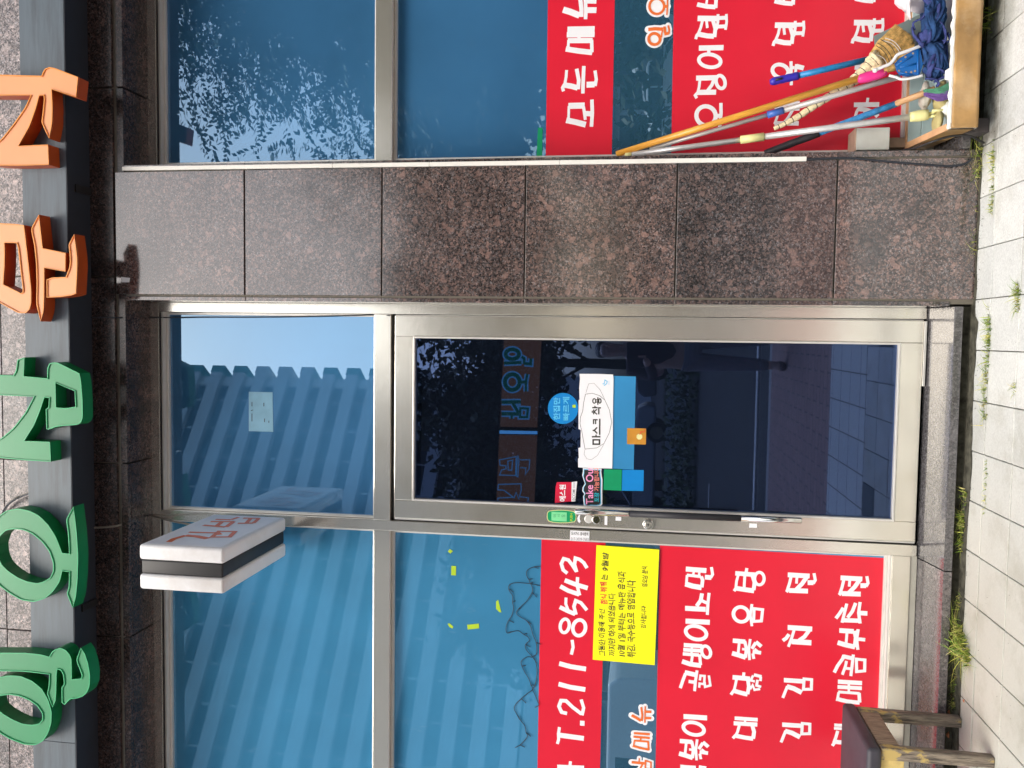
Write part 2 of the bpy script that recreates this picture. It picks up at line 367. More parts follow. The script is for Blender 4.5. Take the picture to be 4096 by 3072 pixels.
# strokes: "w x,y x,y ...;..." in a zoom frame (ox,oy,scale); "e w cx,cy rx,ry rot"
def parse(spec, fr):
    ox, oy, s = fr; res = []
    for part in spec.replace('\n', ' ').split(';'):
        t = part.split()
        if not t: continue
        if t[0] == 'e':
            wd = float(t[1]); cx, cy = map(float, t[2].split(',')); rx, ry = map(float, t[3].split(',')); rot = R(float(t[4])) if len(t) > 4 else 0
            pts = []
            for k in range(29):
                a = 2*math.pi*k/28; x = rx*math.cos(a); y = ry*math.sin(a)
                pts.append((cx+x*math.cos(rot)-y*math.sin(rot), cy+x*math.sin(rot)+y*math.cos(rot)))
        else:
            wd = float(t[0]); pts = [tuple(map(float, q.split(','))) for q in t[1:]]
        res.append((wd/s, [(ox+x/s, oy+y/s) for x, y in pts]))
    return res
def offset_strip(P, wd, grow=0, round_=False):
    closed = (P[0]-P[-1]).length < 1e-6 and len(P) > 3
    if closed: P = P[:-1]
    n = len(P); hw = wd/2+grow; L = []; Rr = []
    for i in range(n):
        a = P[i-1] if (closed or i > 0) else None; b = P[(i+1) % n] if (closed or i < n-1) else None
        d1 = (P[i]-a).normalized() if a is not None else None; d2 = (b-P[i]).normalized() if b is not None else None
        if d1 is None: d1 = d2
        if d2 is None: d2 = d1
        t = (d1+d2); t = t.normalized() if t.length > 1e-4 else d1
        nn = Vector((-t.y, t.x)); c = max(.55, nn.dot(Vector((-d1.y, d1.x))))
        p = P[i]
        L.append(p+nn*hw/c); Rr.append(p-nn*hw/c)
    vs = L+Rr; m_ = n if closed else n-1
    fs = [(i, (i+1) % n, n+(i+1) % n, n+i) for i in range(m_)]
    return vs, fs
def strokes(name, spec, fr, Y, mat, parent, grow=0, round_=False, th=.0006, step=.00008, plane=None, wscale=None):
    """flat cut lettering lying on the plane y=Y (or any mapping given), a few tenths of a mm thick"""
    mb = MB(); k = 0
    mp = plane or (lambda x, y: onY(x, y, Y))
    px = (DIST+Y)/F_PX if wscale is None else wscale
    for wd, pts in parse(spec, fr):
        W = [mp(*q) for q in pts]
        if plane: P2 = [Vector((q.y, q.z)) for q in W]; base = W[0].x
        else: P2 = [Vector((q.x, q.z)) for q in W]
        dy = -k*step; k += 1
        vs, fs = offset_strip(P2, wd*px, grow)
        sets = [(vs, fs)]
        if round_:
            for q in P2:
                r_ = wd*px/2+grow
                sets.append(([q+Vector((math.cos(a*math.pi/6), math.sin(a*math.pi/6)))*r_ for a in range(12)], [tuple(range(12))]))
        for i_, (v_, f_) in enumerate(sets):
            dd = dy - i_*step*.2
            if plane: v3 = [(base-dd*1.0, a.x, a.y) for a in v_]
            else: v3 = [(a.x, Y+dd, a.y) for a in v_]
            # orient faces towards the viewer
            out_ = []
            for f in f_:
                a, b, c = (Vector(v3[f[0]]), Vector(v3[f[1]]), Vector(v3[f[2]]))
                nrm = (b-a).cross(c-b)
                want = Vector((1, 0, 0)) if plane else Vector((0, -1, 0))
                out_.append(f if nrm.dot(want) > 0 else f[::-1])
            mb.add(v3, out_)
    o = mb.build(name, mat)
    if parent: keep(o, parent)
    return o
def sheet(name, mat, quad, Y, th=.001, fr=(0, 0, 1), parent=None, bend=0):
    """thin sheet (real thickness) whose outline is given in the photograph, on the plane y=Y"""
    P = [onY(fr[0]+x/fr[2], fr[1]+y/fr[2], Y) for x, y in quad]
    return prism(name, mat, [(p.x, p.z) for p in P], Y, Y+th, parent=parent)
def prism(name, mat, poly, y0, y1, holes=(), parent=None):
    mb = MB(); loops = [[Vector((a, b, 0)) for a, b in l] for l in [poly]+list(holes)]
    fl = [q for l in loops for q in l]; tris = geometry.tessellate_polygon(loops)
    n = len(fl)
    def orient(t, s):
        a, b, c = fl[t[0]], fl[t[1]], fl[t[2]]; cr = (b-a).cross(c-a).z
        return t if cr*s > 0 else t[::-1]
    vs = [(q.x, y0, q.y) for q in fl]+[(q.x, y1, q.y) for q in fl]
    fs = [orient(tuple(t), 1) for t in tris]+[tuple(i+n for i in orient(tuple(t), -1)) for t in tris]
    o = 0
    for l in loops:
        k = len(l); area = sum(l[i].x*l[(i+1) % k].y-l[(i+1) % k].x*l[i].y for i in range(k))
        for i in range(k):
            a, b = o+i, o+(i+1) % k
            q = (a, a+n, b+n, b)
            fs.append(q)
        o += k
    mb.add(vs, fs); ob = mb.build(name, mat)
    bm = bmesh.new(); bm.from_mesh(ob.data); bmesh.ops.recalc_face_normals(bm, faces=bm.faces); bm.to_mesh(ob.data); bm.free()
    if parent: keep(ob, parent)
    return ob
def text(name, s, mat, fr, x0, y0, x1, y1, Y, parent=None, thick=0, shear=0, rot=0, jit=0):
    """letters set in upright reading order: picture y0 (lower, reading start) to y1, picture x0 (top of letters) to x1 (foot)"""
    c = bpy.data.curves.new(name, 'FONT'); c.body = s; c.size = 1; c.fill_mode = 'FRONT'; c.offset = thick; c.shear = shear
    t = bpy.data.objects.new('tmp', c); COL.objects.link(t)
    dg = bpy.context.evaluated_depsgraph_get(); dg.update()
    me = bpy.data.meshes.new_from_object(t.evaluated_get(dg)); bpy.data.objects.remove(t); bpy.data.curves.remove(c)
    if not me.vertices: return None
    xs = [v.co.x for v in me.vertices]; ys = [v.co.y for v in me.vertices]
    bx0, bx1, by0, by1 = min(xs), max(xs), min(ys), max(ys)
    g = lambda x, y: onY(fr[0]+x/fr[2], fr[1]+y/fr[2], Y)
    A = g(x1, y0); B = g(x1, y1); C = g(x0, y0)       # foot-left, foot-right, top-left
    ux = (B-A); uz = (C-A)
    for v in me.vertices:
        a = (v.co.x-bx0)/(bx1-bx0); b = (v.co.y-by0)/(by1-by0)
        v.co = A+ux*a+uz*b
        if jit: q_ = v.co; v.co = q_+Vector((mnoise.noise(q_*70)*jit+mnoise.noise(q_*230)*jit*.35, 0, mnoise.noise(q_*70+Vector((9, 0, 0)))*jit*1.3+mnoise.noise(q_*25)*jit))
    me.materials.append(mat); me.name = name; me.update()
    o = bpy.data.objects.new(name, me); COL.objects.link(o)
    if parent: keep(o, parent)
    return o

# ================================================================ THE SHOP FRONT
B = empty('shop_building', (0, 0, GZ), 'red brown granite shop front with steel framed blue windows and a glass door', 'building')
PF = -.2                                   # front plane of the granite
def slab(mat, x0, x1, y0, y1, z0, z1, bev=.0015): return box('granite_slab', M[mat], x0, x1, y0, y1, z0, z1, B, bev)
zj = [GZ-.05, .413, 1.047, 1.682, 2.315, 2.955, 3.590]
g = .0035
for a, b in zip(zj, zj[1:]):
    slab('granite', .169, .7265, PF, PF+.03, a+g, b-g)
    slab('granite', .142, .160, PF+.006, .01, max(a, -.035)+g*.3, min(b, 3.56)-g*.3)        # left return, edge seen from the front
    slab('granite', .7355, .759, PF+.006, .02, a+g*.3, min(b, 3.56)-g*.3)                     # right return
box('pillar_core', M['joint'], .15, .748, PF+.012, .05, GZ-.05, 3.6, B, 0)
xj = [-4.2, -3.3, -2.3, -1.45, -.62, .25, 1.11, 1.97, 2.9]
for a, b in zip(xj, xj[1:]):
    slab('granite_shaded', a+g, b-g, PF, PF+.03, 3.597, 3.80); slab('granite_skylit', a+g, b-g, PF, PF+.03, 3.803, 4.185)  # tone changes behind the beam: painted shade below, painted sky light above
    slab('granite_skylit', a+g, b-g, PF+.004, PF+.034, 4.193, 4.9)
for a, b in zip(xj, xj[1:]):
    slab('granite_shaded', a+g, b-g, PF+.005, PF+.03, 3.545, 3.578)       # slab edge under the joint
    slab('granite_shaded', a+g, b-g, PF+.033, .02, 3.545, 3.575)           # soffit
box('wall_backing', M['joint'], -4.2, 2.9, PF+.014, .3, 3.5765, 4.95, B, 0)
# sills: worn grey granite, sloping out
def sill(x0, x1, mat='granite_sill'):
    o = MB().hexa([(x0, PF, -.085), (x1, PF, -.085), (x1, .02, -.085), (x0, .02, -.085), (x0, PF, -.052), (x1, PF, -.052), (x1, .02, -.012), (x0, .02, -.012)]).build('sill_slab', M[mat], None, bevel=.002)
    keep(o, B)
sill(-.928, .1405); sill(-2.02, -.932); sill(-3.2, -2.024); sill(.761, 1.9); sill(1.904, 3)
box('plinth', M['moss'], -3.2, .1405, PF+.03, .02, GZ-.05, -.0855, B, 0)
box('plinth', M['moss'], .761, 3, PF+.03, .02, GZ-.05, -.0855, B, 0)
box('threshold_strip', M['bead'], -.19, .085, -.012, .0, -.010, -.0005, B, .001)

# ---- steel frame members (front plane y=0)
def bar(x0, x1, z0, z1, y0=0, y1=.06, mat='steel', bev=.0015, name='frame_bar'): return box(name, M[mat], x0, x1, y0, y1, z0, z1, B, bev)
ZT0, ZT1 = 3.500, 3.533
bar(-3.2, .140, ZT0, 3.545, mat='steel_h'); bar(.7605, 2.4, ZT0, 3.545, mat='steel_h')
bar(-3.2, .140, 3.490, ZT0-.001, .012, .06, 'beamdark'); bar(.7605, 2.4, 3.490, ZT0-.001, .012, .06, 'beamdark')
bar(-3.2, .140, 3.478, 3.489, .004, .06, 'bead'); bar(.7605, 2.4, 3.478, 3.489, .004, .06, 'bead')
bar(.0945, .1405, -.01, ZT0-.001)                       # jamb beside the pillar
bar(-.924, -.876, -.008, ZT0-.001)                      # mullion beside the door
bar(-.875, .0935, 2.332, 2.412, mat='steel_h')          # transom over the door
bar(-3.2, -.925, 2.332, 2.412, mat='steel_h')
bar(.7605, 2.4, 2.332, 2.412, mat='steel_h')
bar(-3.2, -.925, .015, .088, mat='steel_h'); bar(.7605, 2.4, .015, .088, mat='steel_h')
bar(-3.2, -.925, .089, .100, .006, .06, 'bead'); bar(.7605, 2.4, .089, .100, .006, .06, 'bead')
bar(-3.2, -.925, -.013, .0145, .004, .06, 'caulk'); bar(.7605, 2.4, -.013, .0145, .004, .06, 'caulk')
bar(.7605, .80, .101, 3.47, .0, .06)
bar(.1407, .1415, 0, 3.5, -.01, .0, 'bead', 0, 'sealant_strip')
GY = .045
def window(x0, x1, z0, z1, mat, label=None, bead=.012):
    f = MB(); t = bead
    f.box(x0, x1, .03, .05, z1-t, z1).box(x0, x1, .03, .05, z0, z0+t).box(x0, x0+t, .03, .05, z0+t, z1-t).box(x1-t, x1, .03, .05, z0+t, z1-t)
    w_ = keep(f.build('window', M['bead'], None, bevel=.001), B)
    if label: w_['label'] = label
    p = MB().box(x0+t*.5, x1-t*.5, GY, GY+.006, z0+t*.5, z1-t*.5).build('glass_pane', mat); keep(p, w_)
    return w_
window(-.875, .0935, 2.413, 3.477, M['film'], 'window over the door')
window(-3.2, -.925, 2.413, 3.477, M['filmL'], 'upper window behind the small sign box')
window(-3.2, -.925, .101, 2.331, M['filmL'], 'lower window with the phone number banner')
window(.801, 2.4, 2.413, 3.477, M['film'], 'upper window reflecting leaves')
window(.801, 2.4, .101, 2.331, M['film'], 'lower window behind the brooms')
# ---- door leaf
DX0, DX1, DZ0, DZ1 = -.859, .0875, .002, 2.311
gx0, gx1, gz0, gz1 = -.774, -.007, .091, 2.224
db = MB(); e = .009
db.box(gx0, gx1, -.010, .03, gz1-e, gz1).box(gx0, gx1, -.010, .03, gz0, gz0+e).box(gx0, gx0+e, -.010, .03, gz0+e, gz1-e).box(gx1-e, gx1, -.010, .03, gz0+e, gz1-e)
door = keep(db.build('door', M['bead'], None, bevel=.0015), B); door['label'] = 'dark tinted glass door with wide steel stiles'
def dpart(name, mat, *a, bev=.002): return box(name, M[mat], *a, door, bev)
dpart('stile', 'steel', DX0, gx0-.0005, -.006, .04, DZ0, DZ1); dpart('stile', 'steel', gx1+.0005, DX1, -.006, .04, DZ0, DZ1)
dpart('rail', 'steel_h', gx0, gx1, -.0055, .04, gz1+.0005, DZ1); dpart('rail', 'steel_h', gx0, gx1, -.0055, .04, DZ0, gz0-.0005)
dpart('edge_strip', 'bead', DX1+.0008, DX1+.0035, -.002, .03, DZ0, DZ1-.002, bev=0)
dpart('edge_strip', 'bead', DX0-.008, DX0-.001, -.003, .03, DZ0, DZ1-.002, bev=.002)
dpart('glass_pane', 'doorglass', gx0+e*.5, gx1-e*.5, .012, .018, gz0+e*.5, gz1-e*.5, bev=0)
box('door_gap', M['gasket'], -.875, .0935, .041, .06, -.008, 2.331, B, 0).data.transform(Matrix())
bpy.data.objects.remove(bpy.data.objects['door_gap'])
for a in ((-.875, DX0-.0085, 0, 2.33), (DX1+.004, .0935, 0, 2.33), (-.875, .0935, DZ1+.001, 2.331)):
    box('gap_seal', M['gasket'], a[0], a[1], .02, .06, a[2], a[3], B, 0)
# handle
def handle():
    A = onY(2300, 2046, -.05); C = onY(3207, 2083, -.05)
    L = lambda x: A.lerp(C, (x-2300)/907)
    for q in (([L(2300), L(2304), L(2526)], [.011, .0135, .0135]), ([L(2968), L(3203), L(3207)], [.0135, .0135, .011])):
        o = MB().tube(q[0], q[1], 18).build('handle_bar', M['chrome'], smooth=True); keep(o, door)
    o = MB().tube([L(2526), L(2968)], .0145, 18).build('handle_sleeve', M['blackrub'], smooth=True); keep(o, door)
    for x in (2400, 3010):
        p = L(x); o = MB().tube([p, (p.x-.004, -.006, p.z)], .008, 12).build('handle_bracket', M['chrome'], smooth=True); keep(o, door)
handle()
def disc(name, mat, c, r, y0, y1, parent, n=28):
    o = MB().tube([(c.x, y1, c.z), (c.x, y0+.001, c.z), (c.x, y0, c.z)], [r, r, r*.9], n).build(name, mat, smooth=False); keep(o, parent); return o
c = onY(2385.4, 2078.5, -.01); disc('lock_cylinder', M['chrome'], c, .0185, -.014, -.006, door); disc('keyhole', M['black'], c, .0045, -.0148, -.014, door)
disc('worn_ring', M['bead'], c+Vector((0, 0, .035)), .019, -.0072, -.006, door)
c = onY(2592.8, 2097, -.01); disc('lock_cylinder', M['chrome'], c, .023, -.016, -.006, door); disc('lock_ring', M['steel'], c, .016, -.022, -.016, door); disc('keyhole', M['black'], c, .004, -.0226, -.022, door)

# ================================================================ SIGN BEAM AND CHANNEL LETTERS
BY = -.36
beam = empty('sign_beam', (0, BY, 3.714), 'long dark grey painted sign beam carrying the orange and green letters', 'sign beam')
def bp(name, mat, *a, bev=.003): return box(name, M[mat], *a, beam, bev)
bx = [-3.6, -1.9, .9, 3.0]
for a, b in zip(bx, bx[1:]): bp('front_panel', 'beam', a+.001, b-.001, BY, BY+.004, 3.716, 3.928, bev=.001)
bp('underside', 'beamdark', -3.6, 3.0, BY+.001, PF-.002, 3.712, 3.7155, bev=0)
bp('top_plate', 'beam', -3.6, 3.0, BY+.001, PF-.002, 3.9285, 3.932, bev=0)
for x in (-1.3, .62): bp('bracket', 'black', x, x+.035, BY+.05, PF-.004, 3.703, 3.711, bev=.001)
def letter(name, pieces, fr, mats, label, cat='sign letter', depth=.07):
    face, side, trim = mats; Yf = -.432
    o0 = onY(fr[0]+pieces[0][0][0][0]/fr[2], fr[1]+pieces[0][0][0][1]/fr[2], Yf)
    root = empty(name, (o0.x, Yf, o0.z), label, cat, 'channel letters on the sign beam')
    for outer, holes in pieces:
        cv = lambda l: [(p.x, p.z) for p in (onY(fr[0]+x/fr[2], fr[1]+y/fr[2], Yf) for x, y in smooth_loop(l))]
        O = cv(outer); H = [cv(h) for h in holes]
        prism('face', face, O, Yf+.004, Yf+.008, H, root)
        sd = MB(); tr = MB()
        for l in [O]+H:
            k = len(l); area = sum(l[i][0]*l[(i+1) % k][1]-l[(i+1) % k][0]*l[i][1] for i in range(k))
            inside = 1 if l is O else -1
            s = (1 if area > 0 else -1)*inside
            P = [Vector(q) for q in l]; IN = []
            for i in range(k):
                t = ((P[(i+1) % k]-P[i]).normalized()+(P[i]-P[i-1]).normalized())
                t = t.normalized() if t.length > 1e-4 else Vector((1, 0)); n_ = Vector((-t.y, t.x))*s
                IN.append(P[i]+n_*.0045)
            v = [(q.x, Yf, q.y) for q in P]+[(q.x, Yf+depth, q.y) for q in P]
            sd.add(v, [(i, (i+1) % k, k+(i+1) % k, k+i) if s*inside > 0 else (i, k+i, k+(i+1) % k, (i+1) % k) for i in range(k)])
            v = [(q.x, Yf-.0005, q.y) for q in P]+[(q.x, Yf-.0005, q.y) for q in IN]+[(q.x, Yf+.004, q.y) for q in IN]
            tr.add(v, [(i, (i+1) % k, k+(i+1) % k, k+i) for i in range(k)]+[(k+i, k+(i+1) % k, 2*k+(i+1) % k, 2*k+i) for i in range(k)])
        keep(sd.build('side', side), root); keep(tr.build('trim', trim), root)
    return root
def smooth_loop(l):
    """round off gentle bends, keep sharp corners"""
    P = [Vector(q) for q in l]; n = len(P); out_ = []
    for i in range(n):
        a, b, c = P[i-1], P[i], P[(i+1) % n]; d1 = b-a; d2 = c-b
        if d1.length < 1e-6 or d2.length < 1e-6: continue
        ang = d1.angle(d2)
        if ang < R(48) and min(d1.length, d2.length) > 8:
            k = .25; out_ += [b-d1*k, b-d1*k*.33+d2*k*.12, b+d2*k*.33-d1*k*.12, b+d2*k]
        else: out_.append(b)
    return [(q.x, q.y) for q in out_]
def pl(s): return [tuple(map(float, q.split(','))) for q in s.split()]
OR = (M['orangeface'], M['orangeside'], M['orangetrim']); GR = (M['greenface'], M['greenside'], M['greentrim'])
Z1 = (0, 0, 1.509); Z2 = (0, 1000, 1.509); Z3 = (0, 2000, 1.5475); Z8 = (0, 900, 4.1475)
letter('channel_letter', [(pl('-140,448 0,450 250,457 257,437 270,415 295,405 330,410 472,465 460,587 312,540 318,640 316,740 297,838 270,785 250,738 256,690 265,600 262,575 238,578 215,660 180,760 112,880 290,872 296,995 150,1000 0,1000 -140,985 -140,930 0,850 80,750 150,650 185,575 0,577 -140,575'), [])], Z1, OR, 'orange channel letter 식, the one nearest the brooms')
letter('channel_letter', [
    (pl('-500,-60 0,-30 250,-20 398,2 440,350 480,700 520,1080 518,1300 490,1400 430,1460 380,1465 300,1460 150,1380 0,1295 -250,1180 -500,1100'), [pl('75,295 275,300 300,400 340,780 375,1050 375,1110 345,1130 55,985 75,700 80,480')]),
    (pl('646,-174 665,0 710,385 1090,465 1085,775 735,712 735,1000 732,1300 720,1450 672,1600 600,1310 608,1000 600,650 570,350 510,60'), []),
    (pl('1230,150 1280,500 1285,700 1262,1140 1180,1170 1000,1195 775,1205 772,905 860,870 1092,862 1150,700 1160,600 1150,430 1135,325'), [])], Z8, OR, 'orange channel letter 분, next to the green letters')
letter('channel_letter', [(pl('-140,755 0,755 80,757 95,730 105,662 148,648 143,762 285,775 285,715 297,685 320,678 350,680 480,745 490,800 498,900 500,1010 490,1040 470,1055 345,1065 290,1085 280,1080 276,962 292,950 296,893 268,890 240,975 205,1060 147,1152 302,1158 307,1278 150,1270 0,1255 -140,1235 -150,1190 0,1143 80,1075 150,985 205,885 0,877 -140,875'), [pl('335,803 450,852 455,945 400,955 338,950')])], Z2, GR, 'green channel letter 삼 with a square loop at its foot')
letter('channel_letter', [(pl('110,52 180,65 240,95 300,155 345,225 385,328 428,332 420,200 408,120 455,40 475,200 485,350 480,500 470,600 450,668 412,580 425,540 428,447 385,440 370,505 330,565 280,610 210,632 130,620 60,580 0,535 -60,470 -95,390 -90,280 -60,180 -10,100 40,65'),
    [pl('80,180 140,185 200,210 260,260 305,320 328,390 328,440 310,480 270,505 230,515 170,505 110,480 50,440 10,400 -15,340 -18,280 0,225 35,190')])], Z3, GR, 'green channel letter 오 with one big ring standing on a bar')
letter('channel_letter', [
    (pl('-140,945 0,945 150,945 250,955 305,970 320,940 340,925 375,915 405,927 430,955 443,985 445,1110 500,1105 507,1085 470,990 500,915 525,950 545,1010 558,1090 555,1150 540,1190 515,1215 480,1228 435,1232 400,1268 382,1255 380,1160 396,1140 390,1080 375,1055 355,1048 350,1080 348,1180 345,1240 325,1285 290,1200 300,1160 305,1080 150,1062 0,1060 -140,1060'), []),
    (pl('60,1085 130,1090 200,1120 260,1170 300,1240 320,1310 318,1380 300,1440 270,1490 220,1518 150,1515 60,1480 0,1445 -60,1390 -90,1300 -80,1190 -40,1120 0,1095'), [pl('60,1205 120,1215 180,1240 230,1275 260,1320 262,1360 240,1385 200,1392 140,1385 80,1360 20,1325 -20,1290 -30,1240 0,1212')])], Z3, GR, 'green channel letter 일 with a ring, an upright and a hooked foot')

# ================================================================ BLADE SIGN
bl = empty('blade_sign', (-.965, -.35, 2.83), 'small white double sided lightbox sign with red letters on a black body', 'sign')
def rbox(name, mat, x0, x1, y0, y1, z0, z1, parent, bev, seg=4):
    o = box(name, mat, x0, x1, y0, y1, z0, z1, parent, bev, seg=seg, smooth=True); return o
rbox('front_shell', M['white_pl'], -.937, -.873, -.655, -.045, 2.828, 3.200, bl, .014)
rbox('rear_shell', M['white_pl'], -1.060, -.996, -.655, -.045, 2.828, 3.200, bl, .014)
rbox('body', M['black'], -.995, -.938, -.647, -.053, 2.836, 3.192, bl, .006)
box('face_panel', M['white'], -.8726, -.8716, -.635, -.065, 2.848, 3.180, bl, .0003)
for z in (2.875, 3.15): box('bracket', M['steel'], -.98, -.95, -.053, -.001, z-.012, z+.012, bl)
BS = (450, 1900, 2.765)
bplane = lambda x, y: onX(x, y, -.8708)
for sp in ('16 620,740 680,705 810,668;21 808,668 930,678 1055,702;14 845,632 1150,640;13 1180,622 1355,625 1295,684 1100,686 1180,622;14 1150,630 1190,660',
           '15 1140,490 1310,495;16 1085,515 1345,515;16 1005,555 1250,575;14 1215,515 1150,565;14 1340,515 1255,575;12 1395,468 1310,495;14 1445,478 1625,480;14 1385,535 1560,533;12 1530,480 1480,533;12 1620,480 1558,533'):
    strokes('letter', sp, BS, 0, M['orangeink'], bl, plane=bplane, wscale=.0042)
def cable(name, pts, r, mat, label, Y=None, cat='cable', parent=None, sub=6):
    P = [onY(*p[:2], p[2] if len(p) > 2 else Y) for p in pts]; Q = []
    for i in range(len(P)-1):
        p0, p1, p2, p3 = P[max(i-1, 0)], P[i], P[i+1], P[min(i+2, len(P)-1)]
        for k in range(sub):
            t = k/sub; Q.append(.5*((2*p1)+(-p0+p2)*t+(2*p0-5*p1+4*p2-p3)*t*t+(-p0+3*p1-3*p2+p3)*t**3))
    Q.append(P[-1]); c0 = Q[0].copy()
    o = MB().tube([q-c0 for q in Q], r, 7).build(name, mat, smooth=True); o.location = c0
    if parent: keep(o, parent)
    elif label: tag(o, label, cat)
    return o
cable('cable', [(350, 2111, -.205), (400, 2110, -.205), (470, 2103, -.205), (520, 2080, -.12), (560, 2065, -.01), (600, 2062, -.01), (640, 2072, -.03), (690, 2085, -.08), (760, 2098, -.15), (800, 2110, -.3)], .005, M['greycable'], 'thin grey cable drooping across the lintel to the small white sign box')
cable('cable', [(350, 1270, -.205), (480, 1270, -.205), (560, 1270, -.03), (613, 1270, -.006), (680, 1270, .012), (800, 1268, .02), (1000, 1268, .02), (1200, 1266, .02), (1400, 1262, .02), (1500, 1259, .02), (1560, 1262, -.004)], .003, M['cable'], 'thin black cable running over the lintel and along the window above the door')
for k, (dx, dy) in enumerate(((0, 0), (4, 5), (-3, 7))):
    cable('cable', [(8+dx, 2055+dy, -.21), (25+dx, 2020+dy, -.23), (55+dx, 1995+dy, -.25), (90+dx, 1978+dy, -.25), (119, 1968+dy, -.3)], .003, M['cable'] if k else M['greycable'], ('grey cable, first of three emerging behind the sign beam', 'black cable, middle one of three emerging behind the sign beam', 'black cable, lowest of three behind the sign beam')[k])

# duct on the pillar corner
A0 = onY(493, 676, PF); C0 = onY(3225, 637, PF)
du = empty('cable_duct', (A0.x, PF, C0.z), 'narrow white plastic cable duct running down the edge of the granite pillar', 'cable duct')
cuts = [A0.z, onY(1335, 665, PF).z, onY(1720, 660, PF).z, onY(2240, 650, PF).z, C0.z]
for a, b in zip(cuts, cuts[1:]):
    f = lambda z: C0.x+(A0.x-C0.x)*(z-C0.z)/(A0.z-C0.z)
    o = MB().hexa([(f(b)-.009, PF-.012, b+.0006), (f(b)+.009, PF-.012, b+.0006), (f(b)+.009, PF-.0005, b+.0006), (f(b)-.009, PF-.0005, b+.0006), (f(a)-.009, PF-.012, a-.0006), (f(a)+.009, PF-.012, a-.0006), (f(a)+.009, PF-.0005, a-.0006), (f(a)-.009, PF-.0005, a-.0006)]).build('duct_cover', M['duct'], None, bevel=.002)
    keep(o, du)
cable('cable', [(3215, 638, -.206), (3300, 634, -.21), (3400, 632, -.21), (3500, 641, -.21), (3600, 650, -.21), (3700, 658, -.21), (3800, 664, -.21), (3860, 655, -.215), (3890, 632, -.22)], .0042, M['cable'], 'black cable hanging from the foot of the white duct down to the weeds')
cable('cable', [(3610, 600, -.15), (3660, 592, -.2), (3720, 570, -.28), (3790, 548, -.3), (3850, 541, -.3), (3890, 548, -.3), (3915, 562, -.28), (3935, 572, -.25)], .0045, M['black'], 'black cable looping under the taped tray to the paving')
# small white bit and stains on granite
tag(sheet('paper_scrap', M['white'], [(732, 163), (785, 168), (780, 195), (735, 195)], PF-.0015, .001, Z2), 'tiny white paper scrap stuck high on the granite pillar', 'paper scrap')

# ================================================================ RED BANNERS
SY = GY-.0012; TY = SY-.0006
def banner(name, quad, label):
    r = sheet(name, M['red'], quad, SY, .001)
    return tag(r, label, 'banner')
def glyphs(specs, fr, parent, mat=None, Y=None, dxy=None):
    for sp in specs:
        f = fr
        if isinstance(sp, tuple): f = (fr[0]+sp[1]/fr[2], fr[1]+sp[2]/fr[2], fr[2]); sp = sp[0]
        strokes('letter', sp, f, TY if Y is None else Y, mat or M['white'], parent, grow=.0011)
for q_ in ([(2400, 2140), (2660, 2155), (2625, 3072), (2600, 3500), (2380, 3500), (2390, 3072)], [(2440, 625), (2700, 622), (2715, 0), (2720, -500), (2450, -500), (2440, 0)]):
    keep(sheet('clear_band', M['film2'], q_, GY-.0007, .0005), B)
L1, L2, L3, L4 = (2700, 2240, 1.994), (2910, 2240, 1.994), (3110, 2240, 1.994), (3320, 2240, 1.994)
NN, R0, R1, R2, R3 = (2200, 2200, 1.9025), (2230, 0, 2.962), (2760, 0, 2.962), (3060, 0, 2.962), (3380, 0, 2.962)
def below(x): return x
menuL = banner('menu_banner', [(2640, 2182), (3553, 2233), (3518, 3072), (3500, 3500), (2604, 3500), (2622, 3072)], 'large red menu banner with four lines of white dish names, directly behind the stool')
menuR = banner('menu_banner', [(2700, -500), (3640, -500), (3628, 0), (3612, 604), (2685, 614), (2690, 300), (2696, 0)], 'large red menu banner with 오징어덮밥 and two more white dish names behind the leaning brooms')
banL = banner('phone_banner', [(2166, 2157), (2422, 2172), (2400, 3072), (2392, 3500), (2143, 3500), (2150, 3072)], 'red banner strip with the white phone number T.211-8543')
banR = banner('title_banner', [(2197, -500), (2470, -500), (2459, 0), (2447, 618), (2183, 628), (2192, 0)], 'red banner strip reading 모든메뉴 in white')
JEON = '34 82,118 256,128;17 156,135 151,188;19 108,135 95,190 78,240;34 92,243 243,248;20 70,255 96,226;28 232,138 195,190 150,235;34 240,180 286,180;19 285,188 301,160 291,105'
KIM = '32 51,958 208,968;34 74,1008 130,1025 194,1058;19 80,1006 62,1050 42,1100;19 212,948 272,954 270,1030 207,1032 212,948'
BOK = '32 38,1443 138,1452;34 32,1543 90,1560 142,1578;17 90,1455 80,1550;22 132,1445 148,1510 138,1580;16 112,1510 172,1516;17 177,1430 166,1510 172,1598;22 190,1508 222,1458;26 222,1452 266,1490;19 206,1588 198,1545;26 196,1530 264,1540;14 212,1508 240,1530'
glyphs(['36 86,72 250,85;15 150,85 146,118;15 195,90 192,120;17 97,120 90,195;20 95,120 206,132;24 208,130 220,160 214,218;38 82,190 140,208 212,220;34 238,136 290,140;19 284,142 300,115 290,56',
        '36 80,385 245,394;26 172,368 205,322 216,266;22 208,322 252,342;20 272,262 262,350 258,437',
        '37 84,487 278,497;e 26 168,580 84,52 14',
        '30 70,678 218,688;26 66,715 200,724;14 134,695 131,765;24 62,748 190,758;34 56,808 120,830 208,842;20 196,752 204,838;18 138,765 130,825;e 22 248,732 34,48 -20',
        '21 42,1022 60,968 84,905;34 78,896 172,918;24 108,968 165,976;19 176,880 164,960 156,1046;15 193,1018 196,985 232,990 236,925 203,922 198,960;15 236,972 240,1012 282,1000 270,920',
        '37 68,1248 256,1260;e 26 149,1345 84,48 14', BOK, '34 42,1650 160,1660;24 190,1650 250,1660;30 150,1640 150,1760;34 42,1740 160,1760'], L1, menuL)
